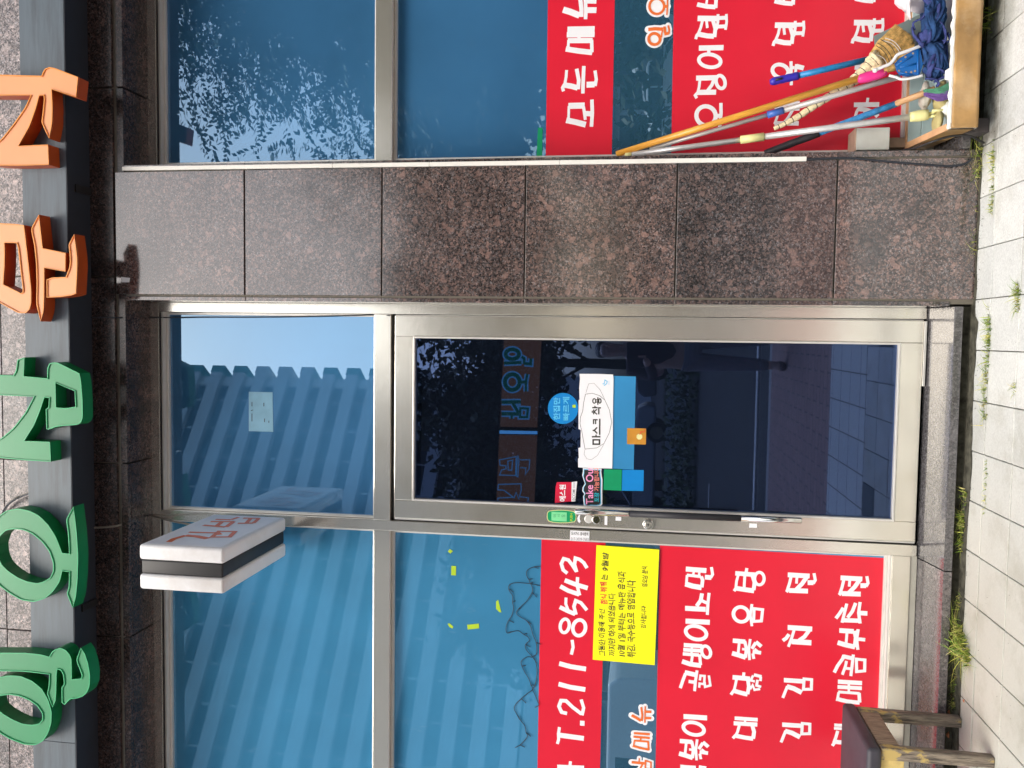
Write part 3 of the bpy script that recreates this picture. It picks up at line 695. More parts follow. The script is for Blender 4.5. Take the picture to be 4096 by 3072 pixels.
glyphs(['32 62,106 226,118;20 154,64 147,110;17 86,118 72,170 66,228;34 72,226 140,236 212,246;20 52,248 74,216;18 138,122 132,225;26 198,122 216,180 208,240;e 20 254,148 38,50 0',
        'e 25 108,434 62,58 35;17 195,352 182,440 195,528;19 212,388 280,396 270,486 208,490 212,388', (BOK, 4, -800),
        '34 40,935 180,948;19 131,896 126,940;17 72,950 62,1000 50,1048;32 48,1042 110,1060 160,1072;20 27,1074 55,1035;24 162,950 170,1010 160,1070;22 210,915 272,930;17 266,930 262,965;17 240,955 232,1000 268,1012;15 205,920 185,960 218,968;15 180,1030 200,998 215,1035 260,1028',
        '26 57,1262 241,1274;30 49,1302 238,1313;14 140,1275 140,1300;18 94,1320 80,1370 66,1402;30 66,1402 150,1418 205,1425;20 42,1422 70,1392;26 198,1320 212,1370 204,1425'], L2, menuL)
glyphs([JEON, '36 81,538 277,551;24 92,592 68,625 42,643;18 132,560 112,625 86,692;38 112,650 270,660;26 252,562 215,612 170,642', KIM, (KIM, -14, 355)], L3, menuL)
glyphs([(JEON, 2, 24), '22 106,380 78,425 47,466;19 134,348 116,420 96,500;30 108,480 226,484;22 205,342 178,410 140,460;20 240,335 228,420 240,506;32 232,422 298,426',
        '34 74,562 190,570;34 61,658 120,676 200,694;17 136,575 128,665;24 194,565 205,620 196,694;20 224,552 212,635 222,716;24 218,630 281,636',
        '22 34,898 60,845 100,790 112,758;28 104,768 184,786;18 132,805 122,850 98,915;18 112,862 168,868;19 186,754 176,840 166,926;19 210,790 278,797 276,884 212,890 210,790',
        '30 63,970 256,982;26 60,1012 254,1023;14 150,985 150,1050;18 66,1052 236,1064;22 232,1060 236,1136;28 49,1106 140,1128 236,1138;16 70,1055 60,1105',
        '20 34,1316 170,1322;18 32,1342 170,1350;20 62,1362 48,1410 30,1460;20 18,1482 45,1445;30 46,1450 200,1466'], L4, menuL)
glyphs(['24 132,178 100,152 86,105 104,66 140,76 172,118 202,165;24 203,168 186,110 194,62 226,72 258,98 281,138', '31 78,276 140,310 222,338;22 226,345 206,270 210,206;32 112,230 195,262 287,290',
        '30 74,434 130,462 192,488;19 122,362 120,410 140,462;24 198,492 182,430 196,385 235,402 281,458', 'e 22 112,577 34,52 10;e 25 222,592 48,60 10', '21 168,684 176,740 162,796',
        '34 70,864 160,888 274,906', '34 65,1020 155,1044 269,1062', '25 130,1244 88,1234 68,1190 84,1146 122,1148 172,1196 240,1248;22 244,1258 256,1200 237,1138', '36 228,1317 263,1320',
        '20 72,1348 64,1400 66,1440 56,1476;36 66,1408 258,1434', '20 156,1608 151,1650;36 55,1652 260,1660'], NN, banL)
glyphs(['66 66,114 150,140 262,184;42 282,200 284,110 262,-80;36 332,228 336,130 326,-80;60 340,120 462,120;56 340,10 462,12',
        '58 118,348 440,342;56 110,412 440,408;34 255,430 255,470;54 122,482 414,480;34 404,470 408,620;56 98,580 250,604 412,622;26 132,475 125,585',
        '28 108,830 102,910 88,990;32 72,1082 60,1040 92,985;56 84,1008 160,1020 240,1042;38 244,1058 252,950 226,815;36 312,782 306,920 300,1108;62 344,1004 440,1000;32 446,1020 460,940 444,836',
        '64 128,1255 322,1250;30 308,1262 330,1420;60 104,1424 220,1448 335,1478;24 136,1255 130,1420;54 320,1345 400,1348;36 408,1180 412,1340 402,1502'], R0, banR)
DEOP = '56 90,218 330,220;25 146,250 130,320 98,400;28 68,464 80,420 110,385;50 98,404 200,425 285,430;36 290,440 300,340 272,240;25 196,240 200,285 206,332;26 332,168 330,260 312,352;24 430,166 434,260 420,354;38 320,216 430,210;36 322,316 430,312'
BAP = '44 84,52 200,76 302,84;34 304,96 312,-60;22 192,60 208,-50;42 96,-70 320,-62'
glyphs([BAP, DEOP, '54 105,570 398,564;32 222,590 222,640;e 36 234,720 130,76 8', '52 72,926 320,920;25 118,940 108,1030 86,1120;28 80,1164 62,1130 92,1095;52 92,1095 310,1092;32 288,930 258,1010 200,1085;e 34 362,972 52,78 -15',
        'e 42 190,1372 116,112 35;38 295,1370 370,1374;32 366,1220 368,1340 350,1520'], R1, menuR)
glyphs([(BAP, 28, -40), (DEOP, 27, 80), 'e 36 182,842 96,76 20;28 308,726 310,850 312,1010;30 310,800 350,802;30 315,895 350,897;48 370,785 460,808;24 372,760 362,850 335,930',
        '46 120,1226 411,1226;44 114,1284 411,1284;22 165,1300 140,1400 112,1470;44 112,1462 400,1462;26 330,1300 270,1400 230,1450'], R2, menuR)
glyphs([(BAP, 35, -70), (DEOP, 16, 50), '54 124,730 405,736;50 114,795 400,802;30 150,850 150,950 240,950 240,860 330,860 345,960', '46 105,1242 405,1238;24 272,1158 262,1225;26 118,1400 136,1330 160,1285;42 148,1290 250,1300 330,1330;40 330,1325 390,1380;22 235,1300 228,1370'], R3, menuR)

# orange lettering with white outline, stuck straight on the glass
def outlined(fr, spec, grow, label, white_extra=''):
    o0 = parse(spec, fr)[0][1][0]; p = onY(*o0, SY)
    r = empty('window_lettering', (p.x, SY, p.z), label, 'window lettering', 'orange window letters with white outline')
    strokes('outline', spec+(';'+white_extra if white_extra else ''), fr, SY-.0002, M['white'], r, grow=grow, round_=True, step=.00003)
    strokes('letter', spec, fr, SY-.0018, M['orangeink'], r)
MM = (2500, 2780, 5.68); OO = (2560, 0, 7.54)
outlined(MM, '64 150,462 260,522 362,585;46 382,590 392,450 368,275;32 458,255 452,450 450,630;56 455,380 597,385;56 455,523 593,527', .0085, 'orange 뉴 with white outline on the blue glass strip beside the yellow notice')
outlined(MM, '52 200,868 562,893;50 190,948 562,978;38 355,975 352,1030;44 205,1035 540,1062;44 525,1055 535,1255;52 175,1155 350,1205 540,1245;34 215,1030 197,1150', .0085, 'orange 메 with white outline, between two other orange letters near the stool', '40 240,1100 500,1150')
outlined(MM, '60 150,1528 450,1555;28 325,1435 318,1520;40 400,1570 340,1680 260,1760;60 150,1770 430,1790;36 465,1490 590,1530 585,1690 460,1670 465,1490', .0085, 'orange 삼 with white outline, cut off by the picture edge near the stool')
outlined(OO, 'e 72 505,190 222,232 0;86 735,192 830,195;42 828,-160 828,150 808,452', .0085, 'orange 오 with white outline on the strip of glass above the broom handles', 'e 260 505,190 110,110 0')
outlined(OO, '98 250,888 450,868 690,880;70 700,835 742,835 755,990;84 732,1030 865,1000;50 868,1020 880,900 846,765;42 680,900 660,1000 642,1130;e 82 432,1178 172,168 20', .0085, 'orange 일 with white outline, nearest the granite pillar', 'e 120 432,1178 80,60 0')

# ================================================================ NOTICES AND STICKERS
YF = (2360, 2180, 3.318); yy = .034
yn = empty('yellow_notice', (onY(2385, 2650, yy).x, yy, onY(2500, 2400, yy).z), 'yellow handwritten Korean notice taped between the two red banners', 'notice')
sheet('paper', M['yellow'], [(85, 2), (918, 62), (858, 1595), (35, 1522)], yy, .0012, YF, yn)
for s, x0, y0, x1, y1, mt in (('그동안 이용해 주신', 112, 1475, 200, 845, 'ink'), ('한식 뷔페', 135, 785, 225, 485, 'redink'), ('는', 150, 468, 235, 385, 'ink'), ('9월말', 158, 345, 245, 98, 'ink'),
        ('까지만 하게 되었읍니다', 245, 1470, 335, 640, 'ink'), ('10월 1일 부터는 메뉴판 음식과', 372, 1480, 470, 345, 'ink'), ('튀김. 국수등으로 영업합니다', 492, 1490, 600, 465, 'ink'),
        ('감사합니다', 675, 1105, 745, 808, 'ink'), ('일오삼 분식', 690, 555, 765, 280, 'ink')):
    text('writing', s, M[mt], YF, x0, y0, x1, y1, yy-.0006, yn, thick=.012 if mt == 'ink' else .03, shear=.12, jit=.0035)
KK = (2000, 1300, 2.765); DY = .0115                 # outer face of the door glass is y=.012
mn = empty('mask_notice', (onY(2320, 1870, .008).x, .008, onY(2390, 1700, .008).z), 'white paper notice 마스크 착용 with a drawn face mask, taped across the door glass', 'notice')
sheet('paper', M['white'], [(880, 540), (1100, 541), (1250, 548), (1256, 600), (1250, 900), (1248, 1300), (1240, 1588), (1000, 1582), (865, 1575), (862, 1480), (872, 1470), (866, 1360), (890, 1355), (893, 1160), (868, 1150), (870, 830), (880, 825), (876, 700), (884, 600)], .007, .0012, KK, mn)
strokes('letter', '17 1030,1318 1030,1270 1100,1270 1100,1318 1030,1318;17 1016,1236 1110,1236;14 1062,1212 1062,1236', KK, .0064, M['ink'], mn)
strokes('letter', '15 1024,1165 1045,1168 1075,1200;15 1042,1166 1074,1132;15 1102,1112 1102,1215', KK, .0064, M['ink'], mn)
strokes('letter', '14 1034,1096 1034,1048 1080,1048;13 1057,1096 1057,1048;15 1103,1036 1103,1112', KK, .0064, M['ink'], mn)
strokes('letter', '12 1020,972 1020,948;13 1036,988 1036,934;13 1038,960 1074,988;13 1040,960 1072,932;14 1020,914 1080,914;12 1050,894 1050,914;14 1092,988 1092,916 1116,916', KK, .0064, M['ink'], mn)
strokes('letter', 'e 12 1042,840 16,25 0;12 1060,852 1078,852;12 1060,828 1078,828;13 1082,800 1082,882;e 12 1104,840 13,24 0', KK, .0064, M['ink'], mn)
strokes('mask_drawing', '4 945,765 1020,755 1100,780 1160,830 1210,940 1235,1075 1210,1190 1150,1310 1070,1360 940,1372 925,1290 905,1180 885,1090 890,1020 915,950 925,860 945,765;2.5 950,750 980,650 1040,645 1110,720 1158,825;2.5 940,1375 930,1430 960,1480 1010,1490 1080,1440 1150,1315', KK, .0064, M['ink'], mn)
strokes('emblem', '9 1134,650 1152,652 1160,608 1186,624 1180,648 1150,672;3 1205,615 1205,665', KK, .0064, M['stickcyan'], mn)
tag(sheet('film_strip', M['stripblue'], [(1245, 562), (1502, 570), (1490, 1140), (1478, 1600), (1240, 1588)], .0105, .001, KK), 'plain blue film strip on the door just below the white mask notice', 'film strip')
rs = empty('round_sticker', (onY(2252, 1634, DY).x, DY, onY(2252, 1634, DY).z), 'round blue sticker with pale letters 한집만 빠르게 on the door glass', 'sticker')
sheet('disc', M['stickblue'], [(697+168*math.cos(a*math.pi/18), 923+172*math.sin(a*math.pi/18)) for a in range(36)], .0105, .001, KK, rs)
text('print', '한집만', M['stickcyan'], KK, 590, 1050, 665, 800, .0098, rs, thick=.02); text('print', '빠르게', M['stickcyan'], KK, 695, 1055, 770, 795, .0098, rs, thick=.02)
sheet('mark', M['lime'], [(800, 885), (835, 880), (838, 915), (802, 915)], .0098, .0005, KK, rs)
os_ = tag(empty('square_sticker', onY(2546, 1745, DY), None, None), 'small ochre square sticker with a pale yellow octagon on the door', 'sticker')
sheet('square', M['stickorange'], [(1410, 1140), (1610, 1145), (1616, 1150), (1614, 1316), (1608, 1322), (1410, 1318), (1404, 1310), (1406, 1146)], .0098, .001, KK, os_)
sheet('octagon', M['cream'], [(1542+34*math.cos(R(22.5+45*a)), 1236+34*math.sin(R(22.5+45*a))) for a in range(8)], .0088, .0006, KK, os_)
strokes('mark', '8 1545,1215 1560,1180 1600,1185;6 1600,1150 1600,1180', KK, .0084, M['redink'], os_)
QQ = (2050, 1850, 4.74)
ss = empty('security_sticker', onY(2250, 1970, DY), 'red and white security sticker 에스원 peeling at its edge on the door', 'sticker')
sheet('red_field', M['stickred'], [(842, 372), (1120, 372), (1115, 738), (960, 750), (803, 770), (812, 600), (820, 450)], .0105, .001, QQ, ss)
sheet('white_field', M['white'], [(1121, 372), (1226, 358), (1205, 550), (1192, 735), (1116, 740)], .0105, .001, QQ, ss)
text('print', '에스원', M['white'], QQ, 888, 740, 1012, 420, .0098, ss, thick=.03); text('print', 'ECOM', M['greytext'], QQ, 1135, 720, 1190, 515, .0098, ss, thick=.01)
strokes('print', '5 1160,490 1160,375;5 1180,490 1180,375', QQ, .0098, M['greytext'], ss)
ts = empty('takeout_sticker', onY(2370, 1950, DY), 'dark wavy edged sticker reading Take Out in pink with a white and blue border', 'sticker')
blob = [(1335, 105), (1690, 118), (1682, 170), (1692, 260), (1705, 320), (1700, 560), (1702, 790), (1680, 820), (1610, 832), (1480, 828), (1440, 838), (1390, 842), (1350, 800), (1338, 640), (1366, 600), (1322, 540), (1330, 470), (1372, 400), (1345, 320), (1320, 240), (1335, 170)]
sheet('backing', M['white'], blob, .0098, .001, QQ, ts)
def shrink(l, k): cx = sum(a for a, b in l)/len(l); cy = sum(b for a, b in l)/len(l); return [(cx+(a-cx)*(1-k), cy+(b-cy)*(1-k*.5)) for a, b in l]
sheet('blue_border', M['stickcyan'], shrink(blob, .1), .0090, .0006, QQ, ts); sheet('dark_field', M['black'], shrink(blob, .17), .0082, .0006, QQ, ts)
text('print', 'Take Out', M['pinkprint'], QQ, 1392, 795, 1532, 60, .0076, ts, thick=.015); text('print', '포장', M['cyanprint'], QQ, 1548, 748, 1645, 570, .0076, ts, thick=.02); text('print', '가능합니다', M['salmon'], QQ, 1545, 540, 1645, 90, .0076, ts, thick=.02)
ps = empty('push_label', onY(2245, 2066, -.007), 'green push label with a pale yellow rim on the door stile above the lock', 'label')
sheet('rim', M['cream'], [(650, 1020), (655, 960), (680, 920), (760, 905), (900, 898), (1050, 905), (1160, 925), (1195, 950), (1212, 1020), (1205, 1090), (1180, 1130), (1050, 1148), (900, 1150), (760, 1138), (680, 1115), (655, 1070)], -.0078, .0015, QQ, ps)
sheet('field', M['pushgreen'], [(664, 1020), (668, 965), (690, 930), (765, 917), (900, 910), (1050, 917), (1152, 936), (1182, 960), (1198, 1020), (1192, 1085), (1170, 1118), (1050, 1136), (900, 1138), (765, 1126), (690, 1103), (668, 1068)], -.0086, .0006, QQ, ps)
sheet('window_field', M['pushlight'], [(740, 935), (1030, 945), (1028, 1120), (738, 1100)], -.0092, .0005, QQ, ps)
text('print', 'PUSH', M['lime'], QQ, 1090, 1110, 1140, 965, -.0092, ps, thick=.02)
for s, x in (('미', 775), ('시', 850), ('오', 930)): text('print', s, M['stickgreen'], QQ, x, 1035, x+55, 985, -.0096, ps)
def bit(name, mat, quad, Y, fr, label, cat='label'): return tag(sheet(name, M[mat], quad, Y, .0008, fr), label, cat)
bit('arc_label', 'white', [(1255, 1000), (1285, 990), (1272, 1060), (1292, 1125), (1265, 1145), (1235, 1110), (1228, 1050)], -.0072, QQ, 'small curved white label just under the green push label')
bit('strip_label', 'white', [(1748, 1012), (1800, 1020), (1795, 1188), (1745, 1180)], -.0072, QQ, 'narrow white strip label below the upper lock cylinder')
bit('tape_bit', 'white', [(1958, 1030), (2062, 1032), (2060, 1105), (1952, 1102)], -.0072, QQ, 'small white square of tape beside the upper end of the door handle', 'tape')
bit('tape_bit', 'white', [(945, 1412), (992, 1414), (992, 1440), (942, 1438)], -.0072, (2400, 1200, 1.58), 'small white square of tape beside the lower end of the door handle', 'tape')
gs = empty('gas_label', onY(2318, 2142, -.002), 'white label with a city gas phone number on the steel mullion left of the door', 'label')
sheet('paper', M['white'], [(1095, 1288), (1460, 1308), (1455, 1495), (1088, 1480)], -.0022, .001, QQ, gs)
text('print', '도시가스 공사문의', M['ink'], (2000, 1900, 2.37), 535, 0, 572, 0, -.003, None) if False else None
def textv(s, fr, quad, Y, parent, mat, th=.01):
    """text running along the picture's x axis (label stuck on sideways)"""
    c = bpy.data.curves.new('print', 'FONT'); c.body = s; c.size = 1; c.fill_mode = 'FRONT'; c.offset = th
    t = bpy.data.objects.new('tmp', c); COL.objects.link(t); dg = bpy.context.evaluated_depsgraph_get(); dg.update()
    me = bpy.data.meshes.new_from_object(t.evaluated_get(dg)); bpy.data.objects.remove(t); bpy.data.curves.remove(c)
    xs = [v.co.x for v in me.vertices]; ys = [v.co.y for v in me.vertices]; bx0, bx1, by0, by1 = min(xs), max(xs), min(ys), max(ys)
    g_ = lambda q: onY(fr[0]+q[0]/fr[2], fr[1]+q[1]/fr[2], Y); A_, B_, C_ = map(g_, quad)
    for v in me.vertices: v.co = A_+(B_-A_)*((v.co.x-bx0)/(bx1-bx0))+(C_-A_)*((v.co.y-by0)/(by1-by0))
    me.materials.append(mat); o = bpy.data.objects.new('print', me); COL.objects.link(o); keep(o, parent)
textv('도시가스 공사문의', QQ, [(1115, 1375), (1435, 1390), (1115, 1310)], -.0028, gs, M['ink'], .02)
textv('017-3039-7683', QQ, [(1108, 1475), (1445, 1488), (1108, 1420)], -.0028, gs, M['greytext'], .0)
F6 = (2400, 1200, 1.58)
bit('green_sticker', 'stickgreen', [(25, 1070), (138, 1072), (135, 1205), (22, 1200)], .0112, F6, 'green square sticker inside the door glass beside the Take Out sticker', 'sticker')
bit('blue_sticker', 'stickblue', [(141, 1072), (277, 1075), (274, 1207), (138, 1205)], .0112, F6, 'bright blue square sticker inside the door glass below the green one', 'sticker')
F3 = (600, 1150, 1.746)
pn = tag(empty('paper_notice', onY(1050, 1650, SY), None, None), 'pale sheet of paper with faint dots in the window above the door', 'notice')
sheet('paper', flat('pale blue paper', (.16, .36, .50), .5), [(690, 728), (855, 732), (860, 1008), (690, 1003)], SY, .001, F3, pn)
strokes('print', '6 712,800 712,830;6 712,880 712,935;6 795,805 795,830;6 800,915 800,940;5 705,860 720,855;5 830,930 830,945', F3, SY-.0004, M['cable'], pn)
for k, (q, fr) in enumerate((([(1358, 845), (1380, 820), (1415, 842), (1385, 870)], (1300, 1900, 2.765)), ([(1397, 1005), (1450, 1008), (1448, 1112), (1395, 1108)], (1300, 1900, 2.765)), ([(1892, 1400), (1915, 1380), (1950, 1520), (1930, 1518), (1892, 1480)], (1300, 1900, 2.765)),
                     ([(1355, 65), (1375, 58), (1420, 95), (1408, 116), (1375, 100)], (1300, 2472, 2.765)), ([(1572, 75), (1702, 62), (1705, 115), (1578, 128)], (1300, 2472, 2.765)))):
    bit('tape_bit', 'lime', q, SY, fr, ('tiny lime tape scrap nearest the door on the lower left window', 'upright lime tape rectangle on the lower left window', 'ragged slanting lime tape scrap beside the string of wire', 'small lime tape scrap next to the wide lime rectangle', 'wide lime tape rectangle on the lower left window')[k], 'tape')
bit('green_strip', 'stickgreen', [(1885, 1130), (1925, 1130), (1920, 1385), (1872, 1388)], SY, (1300, 0, 2.212), 'narrow green strip on the glass above the banner 모든메뉴', 'tape')
# string of bare wire lights
wr = empty('light_string', onY(2100, 2500, SY), 'tangled dark string of small lights hanging on the glass above the phone number banner', 'string lights')
def wpath(pts):
    cable('wire', [(a, b, .040) for a, b in pts], .0016, M['cable'], None, parent=wr, sub=4)
p1 = [(2163, 2265), (2135, 2268), (2110, 2280), (2106, 2300), (2115, 2318), (2122, 2335), (2129, 2350), (2128, 2370), (2110, 2400), (2090, 2420), (2072, 2438), (2066, 2455), (2085, 2470), (2105, 2482), (2122, 2505), (2132, 2540), (2145, 2570), (2147, 2610), (2140, 2622), (2125, 2630)]
p2 = [(2160, 2343), (2120, 2335), (2065, 2331), (2040, 2338), (2034, 2355), (2042, 2370), (2051, 2385), (2050, 2410), (2054, 2430), (2048, 2460), (2035, 2480), (2026, 2500), (2024, 2522), (2031, 2533), (2052, 2526), (2075, 2524), (2095, 2538), (2112, 2548), (2117, 2562), (2102, 2578), (2103, 2595), (2115, 2612), (2130, 2628), (2108, 2628), (2085, 2645), (2088, 2665), (2100, 2690), (2115, 2715), (2124, 2740), (2130, 2758), (2108, 2775), (2085, 2795), (2064, 2815), (2057, 2835), (2066, 2855), (2085, 2885), (2100, 2905), (2104, 2930), (2110, 2944), (2095, 2965), (2080, 2980), (2060, 2991)]
p3 = [(2130, 2628), (2142, 2645), (2148, 2680), (2145, 2720), (2138, 2745), (2130, 2758), (2138, 2775), (2148, 2800), (2155, 2820), (2140, 2830)]
for p_ in (p1, p2, p3): wpath(p_)
for p_ in (p1, p2):
    for i in range(1, len(p_)-1, 3):
        a = p_[i]; an = random.uniform(-1, 1); wpath([a, (a[0]+12*math.cos(an), a[1]+14*math.sin(an+.6)), (a[0]+20*math.cos(an), a[1]+24*math.sin(an+.6))])

# ================================================================ PAVEMENT
st = MB().box(-60, 60, -5.1, .3, GZ-.3, GZ-.012).build('pavement', M['mortar']); tag(st, kind='structure')
colx = [.167+.199*k for k in range(-13, 9)]; rowy = [PF-.002, -.363, -.612, -.861, -1.110, -1.36]
pcache = {}
for ri in range(5):
    y1, y0 = rowy[ri], rowy[ri+1]
    d = round(y1-y0, 3)
    if d not in pcache:
        me_ = MB(); e_ = .0022; w_ = .199/2-.0017; h_ = d/2-.0030
        me_.add([(-w_, -h_, -.012), (w_, -h_, -.012), (w_, h_, -.012), (-w_, h_, -.012), (-w_, -h_, -e_), (w_, -h_, -e_), (w_, h_, -e_), (-w_, h_, -e_), (-w_+e_, -h_+e_, 0), (w_-e_, -h_+e_, 0), (w_-e_, h_-e_, 0), (-w_+e_, h_-e_, 0)],
                [(0, 1, 5, 4), (1, 2, 6, 5), (2, 3, 7, 6), (3, 0, 4, 7), (4, 5, 9, 8), (5, 6, 10, 9), (6, 7, 11, 10), (7, 4, 8, 11), (8, 9, 10, 11)])
        pcache[d] = [me_.build('paver', M['paver']), me_.build('paver', M['paverdark'])]
        for q in pcache[d]: COL.objects.unlink(q)
    for ci in range(len(colx)-1):
        dark = (ri == 3 and ci == 12) or (ri == 4 and ci == 17) or (ri == 4 and ci == 7)
        o = bpy.data.objects.new('paver', pcache[d][1 if dark else 0].data); COL.objects.link(o); o.parent = st
        o.location = ((colx[ci]+colx[ci+1])/2, (y0+y1)/2, GZ+random.uniform(-.0012, .0008))
        o.rotation_euler = (random.uniform(-.003, .003), random.uniform(-.003, .003), random.uniform(-.002, .002))
def paving_far():
    m, nt, b = new_mat('pavers further out'); v = pos(nt, rnd=False)
    br = N(nt, 'ShaderNodeTexBrick', Scale=1, Color1=(.66, .67, .63, 1), Color2=(.60, .61, .58, 1), Mortar=(.16, .15, .12, 1)); br.offset = 0
    br.inputs['Brick Width'].default_value = .199; br.inputs['Row Height'].default_value = .249; br.inputs['Mortar Size'].default_value = .004
    nt.links.new(v, br.inputs['Vector']); nt.links.new(br.outputs[0], b.inputs['Base Color']); b.inputs['Roughness'].default_value = .85; return m
def brick_paving():
    m, nt, b = new_mat('pinkish brick paving'); v = pos(nt, rnd=False)
    br = N(nt, 'ShaderNodeTexBrick', Scale=1, Color1=(.42, .26, .23, 1), Color2=(.36, .22, .20, 1), Mortar=(.14, .10, .09, 1))
    br.inputs['Brick Width'].default_value = .23; br.inputs['Row Height'].default_value = .115; br.inputs['Mortar Size'].default_value = .006
    nt.links.new(v, br.inputs['Vector']); nt.links.new(br.outputs[0], b.inputs['Base Color']); b.inputs['Roughness'].default_value = .85; return m
M['asphalt'] = flat('asphalt', (.05, .05, .052), .85, 0, .3, 20)
M['bp'] = brick_paving(); M['pfar'] = paving_far()
pp = MB().box(-60, 60, -2.3, -1.362, GZ-.011, GZ).build('pavement', M['pfar']); tag(pp, kind='structure')
pp = MB().box(-60, 60, -5.0, -2.304, GZ-.011, GZ).build('brick_path', M['bp']); tag(pp, kind='structure')
pp = MB().box(-60, 60, -5.15, -5.002, GZ-.3, GZ+.003).build('kerb', flat('granite kerb', (.4, .4, .38), .8), bevel=.01); tag(pp, kind='structure')
rz0 = GZ-.14
pp = MB().box(-150, 150, -140, -5.15, GZ-.4, GZ-.14).build('road', M['asphalt']); tag(pp, kind='structure')
tag(MB().box(-150, 150, -70, -22.6, rz0, .32).build('far_road', M['asphalt']), kind='structure')
tag(MB().box(-150, 150, -22.6, -22.3, rz0, .40).build('far_kerb', flat('pale far kerb', (.5, .5, .48), .8)), kind='structure')
pp = MB()
for x in range(-60, 60, 6): pp.box(x, x+3, -14.1, -13.95, GZ-.1399, GZ-.135)
pp.box(-80, 80, -7.2, -7.05, GZ-.1399, GZ-.135)
tag(pp.build('road_markings', flat('white road paint', (.7, .7, .68), .7)), kind='structure')
# dirt strip at the foot of the shop front
mb = MB(); n_ = 200; vs = []; 
for i in range(n_+1):
    x = -2.6+5.2*i/n_; wdt = .010+.020*abs(mnoise.noise(Vector((x*7, 0, 0))))+(.018 if x < .1 else 0)+(.02 if x < .1 else 0)*max(0, mnoise.noise(Vector((x*3, 5, 0)))+.3)
    vs += [(x, PF+.05 if (x < .14 or x > .76) else PF+.004, GZ+.003), (x, PF-.004-wdt, GZ+.0015)]
mb.add(vs, [(2*i, 2*i+1, 2*i+3, 2*i+2) for i in range(n_)])
tag(mb.build('dirt', M['moss']), 'dark mossy dirt along the foot of the shop front', 'dirt', kind='stuff')

db_ = MB()
for k in range(420):
    if k < 260: x = random.uniform(-1.6, 1.3); y = PF-.01-abs(random.gauss(0, .03 if x < .7 else .08)); r_ = random.uniform(.0008, .0028)
    else: x = random.uniform(-1.6, 1.3); y = random.uniform(-1.2, -.2); r_ = random.uniform(.0006, .0018)
    h_ = GZ+.001; a = random.uniform(0, 3); v_ = [(x+r_*random.uniform(.5, 1.6)*math.cos(a+q), y+r_*random.uniform(.5, 1.4)*math.sin(a+q), h_) for q in (0, 1.2, 2.4, 3.9, 5.1)]+[(x, y, h_+r_*.8)]
    db_.add(v_, [(i, (i+1) % 5, 5) for i in range(5)])
tag(db_.build('grit', M['moss']), 'dark grit and crumbs scattered on the pale paving', 'grit', kind='stuff')
# ---- grass tufts
def tuft(pts, n, h, label, spread=.012, width=.0018, droop=.6, base=None):
    c0 = Vector(pts[0]); mb = MB(); h *= 1.35; width *= 1.1
    dens = [random.uniform(.25, 1) for _ in range(24)]; k = 0
    while k < n:
        f_ = random.random()
        if random.random() > dens[int(f_*23.99)]: continue
        k += 1
        i = f_*(len(pts)-1) if len(pts) > 1 else 0; a = Vector(pts[int(i)]); b = Vector(pts[min(int(i)+1, len(pts)-1)])
        p = a.lerp(b, i-int(i))+Vector((random.gauss(0, spread), random.gauss(0, spread*.75), 0))
        an = random.uniform(0, 6.28); L_ = h*random.uniform(.3, 1.25); out_ = Vector((math.cos(an), math.sin(an)*.9-.2, 0)).normalized(); dr = min(1.5, droop*random.uniform(.6, 2.2))
        sd_ = Vector((-out_.y, out_.x, 0))*width*random.uniform(.5, 1.3); vs = []
        for s in range(5):
            t = s/4; q = p+out_*(L_*dr*t*t*.8+.2*L_*t)+Vector((0, 0, max(0, L_*(t-.5*dr*t*t))))-c0; ww = (1-t**1.5)
            vs += [q-sd_*ww, q+sd_*ww]
        mb.add(vs, [(2*s, 2*s+1, 2*s+3, 2*s+2) for s in range(4)])
    o = mb.build('grass_tuft', M['grass']); o.location = c0
    return tag(o, label, 'weeds', 'weeds growing in the paving joints')
GG = lambda x, y: onZ(x, y, GZ-.004)
tuft([GG(3962, 1275), GG(3962, 1340), GG(3958, 1400), GG(3955, 1470), GG(3948, 1540), GG(3945, 1600), GG(3944, 1680)], 260, .032, 'long yellow green strip of grass along a paving joint in front of the door', .013)
tuft([GG(4082, 1130), GG(4078, 1180), GG(4076, 1240)], 80, .032, 'small yellowish tuft in the second paving joint at the picture edge', .008)
tuft([GG(3918, 640), GG(3915, 690), GG(3912, 730)], 100, .065, 'spiky green tuft at the pillar corner where the black cables end', .012, droop=.9)
tuft([GG(3900, 770), GG(3903, 800), GG(3915, 830)], 44, .045, 'small tuft at the foot of the pillar at a joint crossing', .012)
tuft([GG(3980, 610), GG(3980, 660)], 34, .035, 'thin tuft in the paving joint right of the pillar corner', .01)
tuft([GG(3978, 770), GG(3974, 850)], 40, .028, 'short tuft in the paving joint in front of the pillar', .007)
tuft([GG(3903, 940), GG(3912, 985), GG(3900, 1040)], 60, .055, 'green tuft at the foot of the middle of the pillar', .01)
tuft([GG(3872, 1960), GG(3870, 2010)], 34, .035, 'narrow tuft against the step below the door lock side', .008)
tuft([GG(3862, 2050), GG(3860, 2090), GG(3857, 2150), GG(3852, 2200)], 120, .045, 'dense green tuft against the step left of the door', .011)
tuft([GG(3846, 2390), GG(3842, 2440)], 40, .045, 'straggly seed head weed by the plinth', .012, .001)
tuft([GG(3848, 2510), GG(3856, 2560), GG(3872, 2600), GG(3880, 2640)], 200, .085, 'large bushy green and straw coloured tuft near the stool', .02, droop=.9)
tuft([GG(3830, 2690), GG(3826, 2760), GG(3820, 2830)], 70, .045, 'dry feathery weeds between the big tuft and the stool', .012, .001)
tuft([GG(3975, 60), GG(3965, 100)], 26, .10, 'long thin grass blades arching over the edge of the tray', .02, droop=1.2)
tuft([GG(4066, 1530), GG(4063, 1570)], 18, .025, 'tiny tuft beside the dark grey paver', .006)
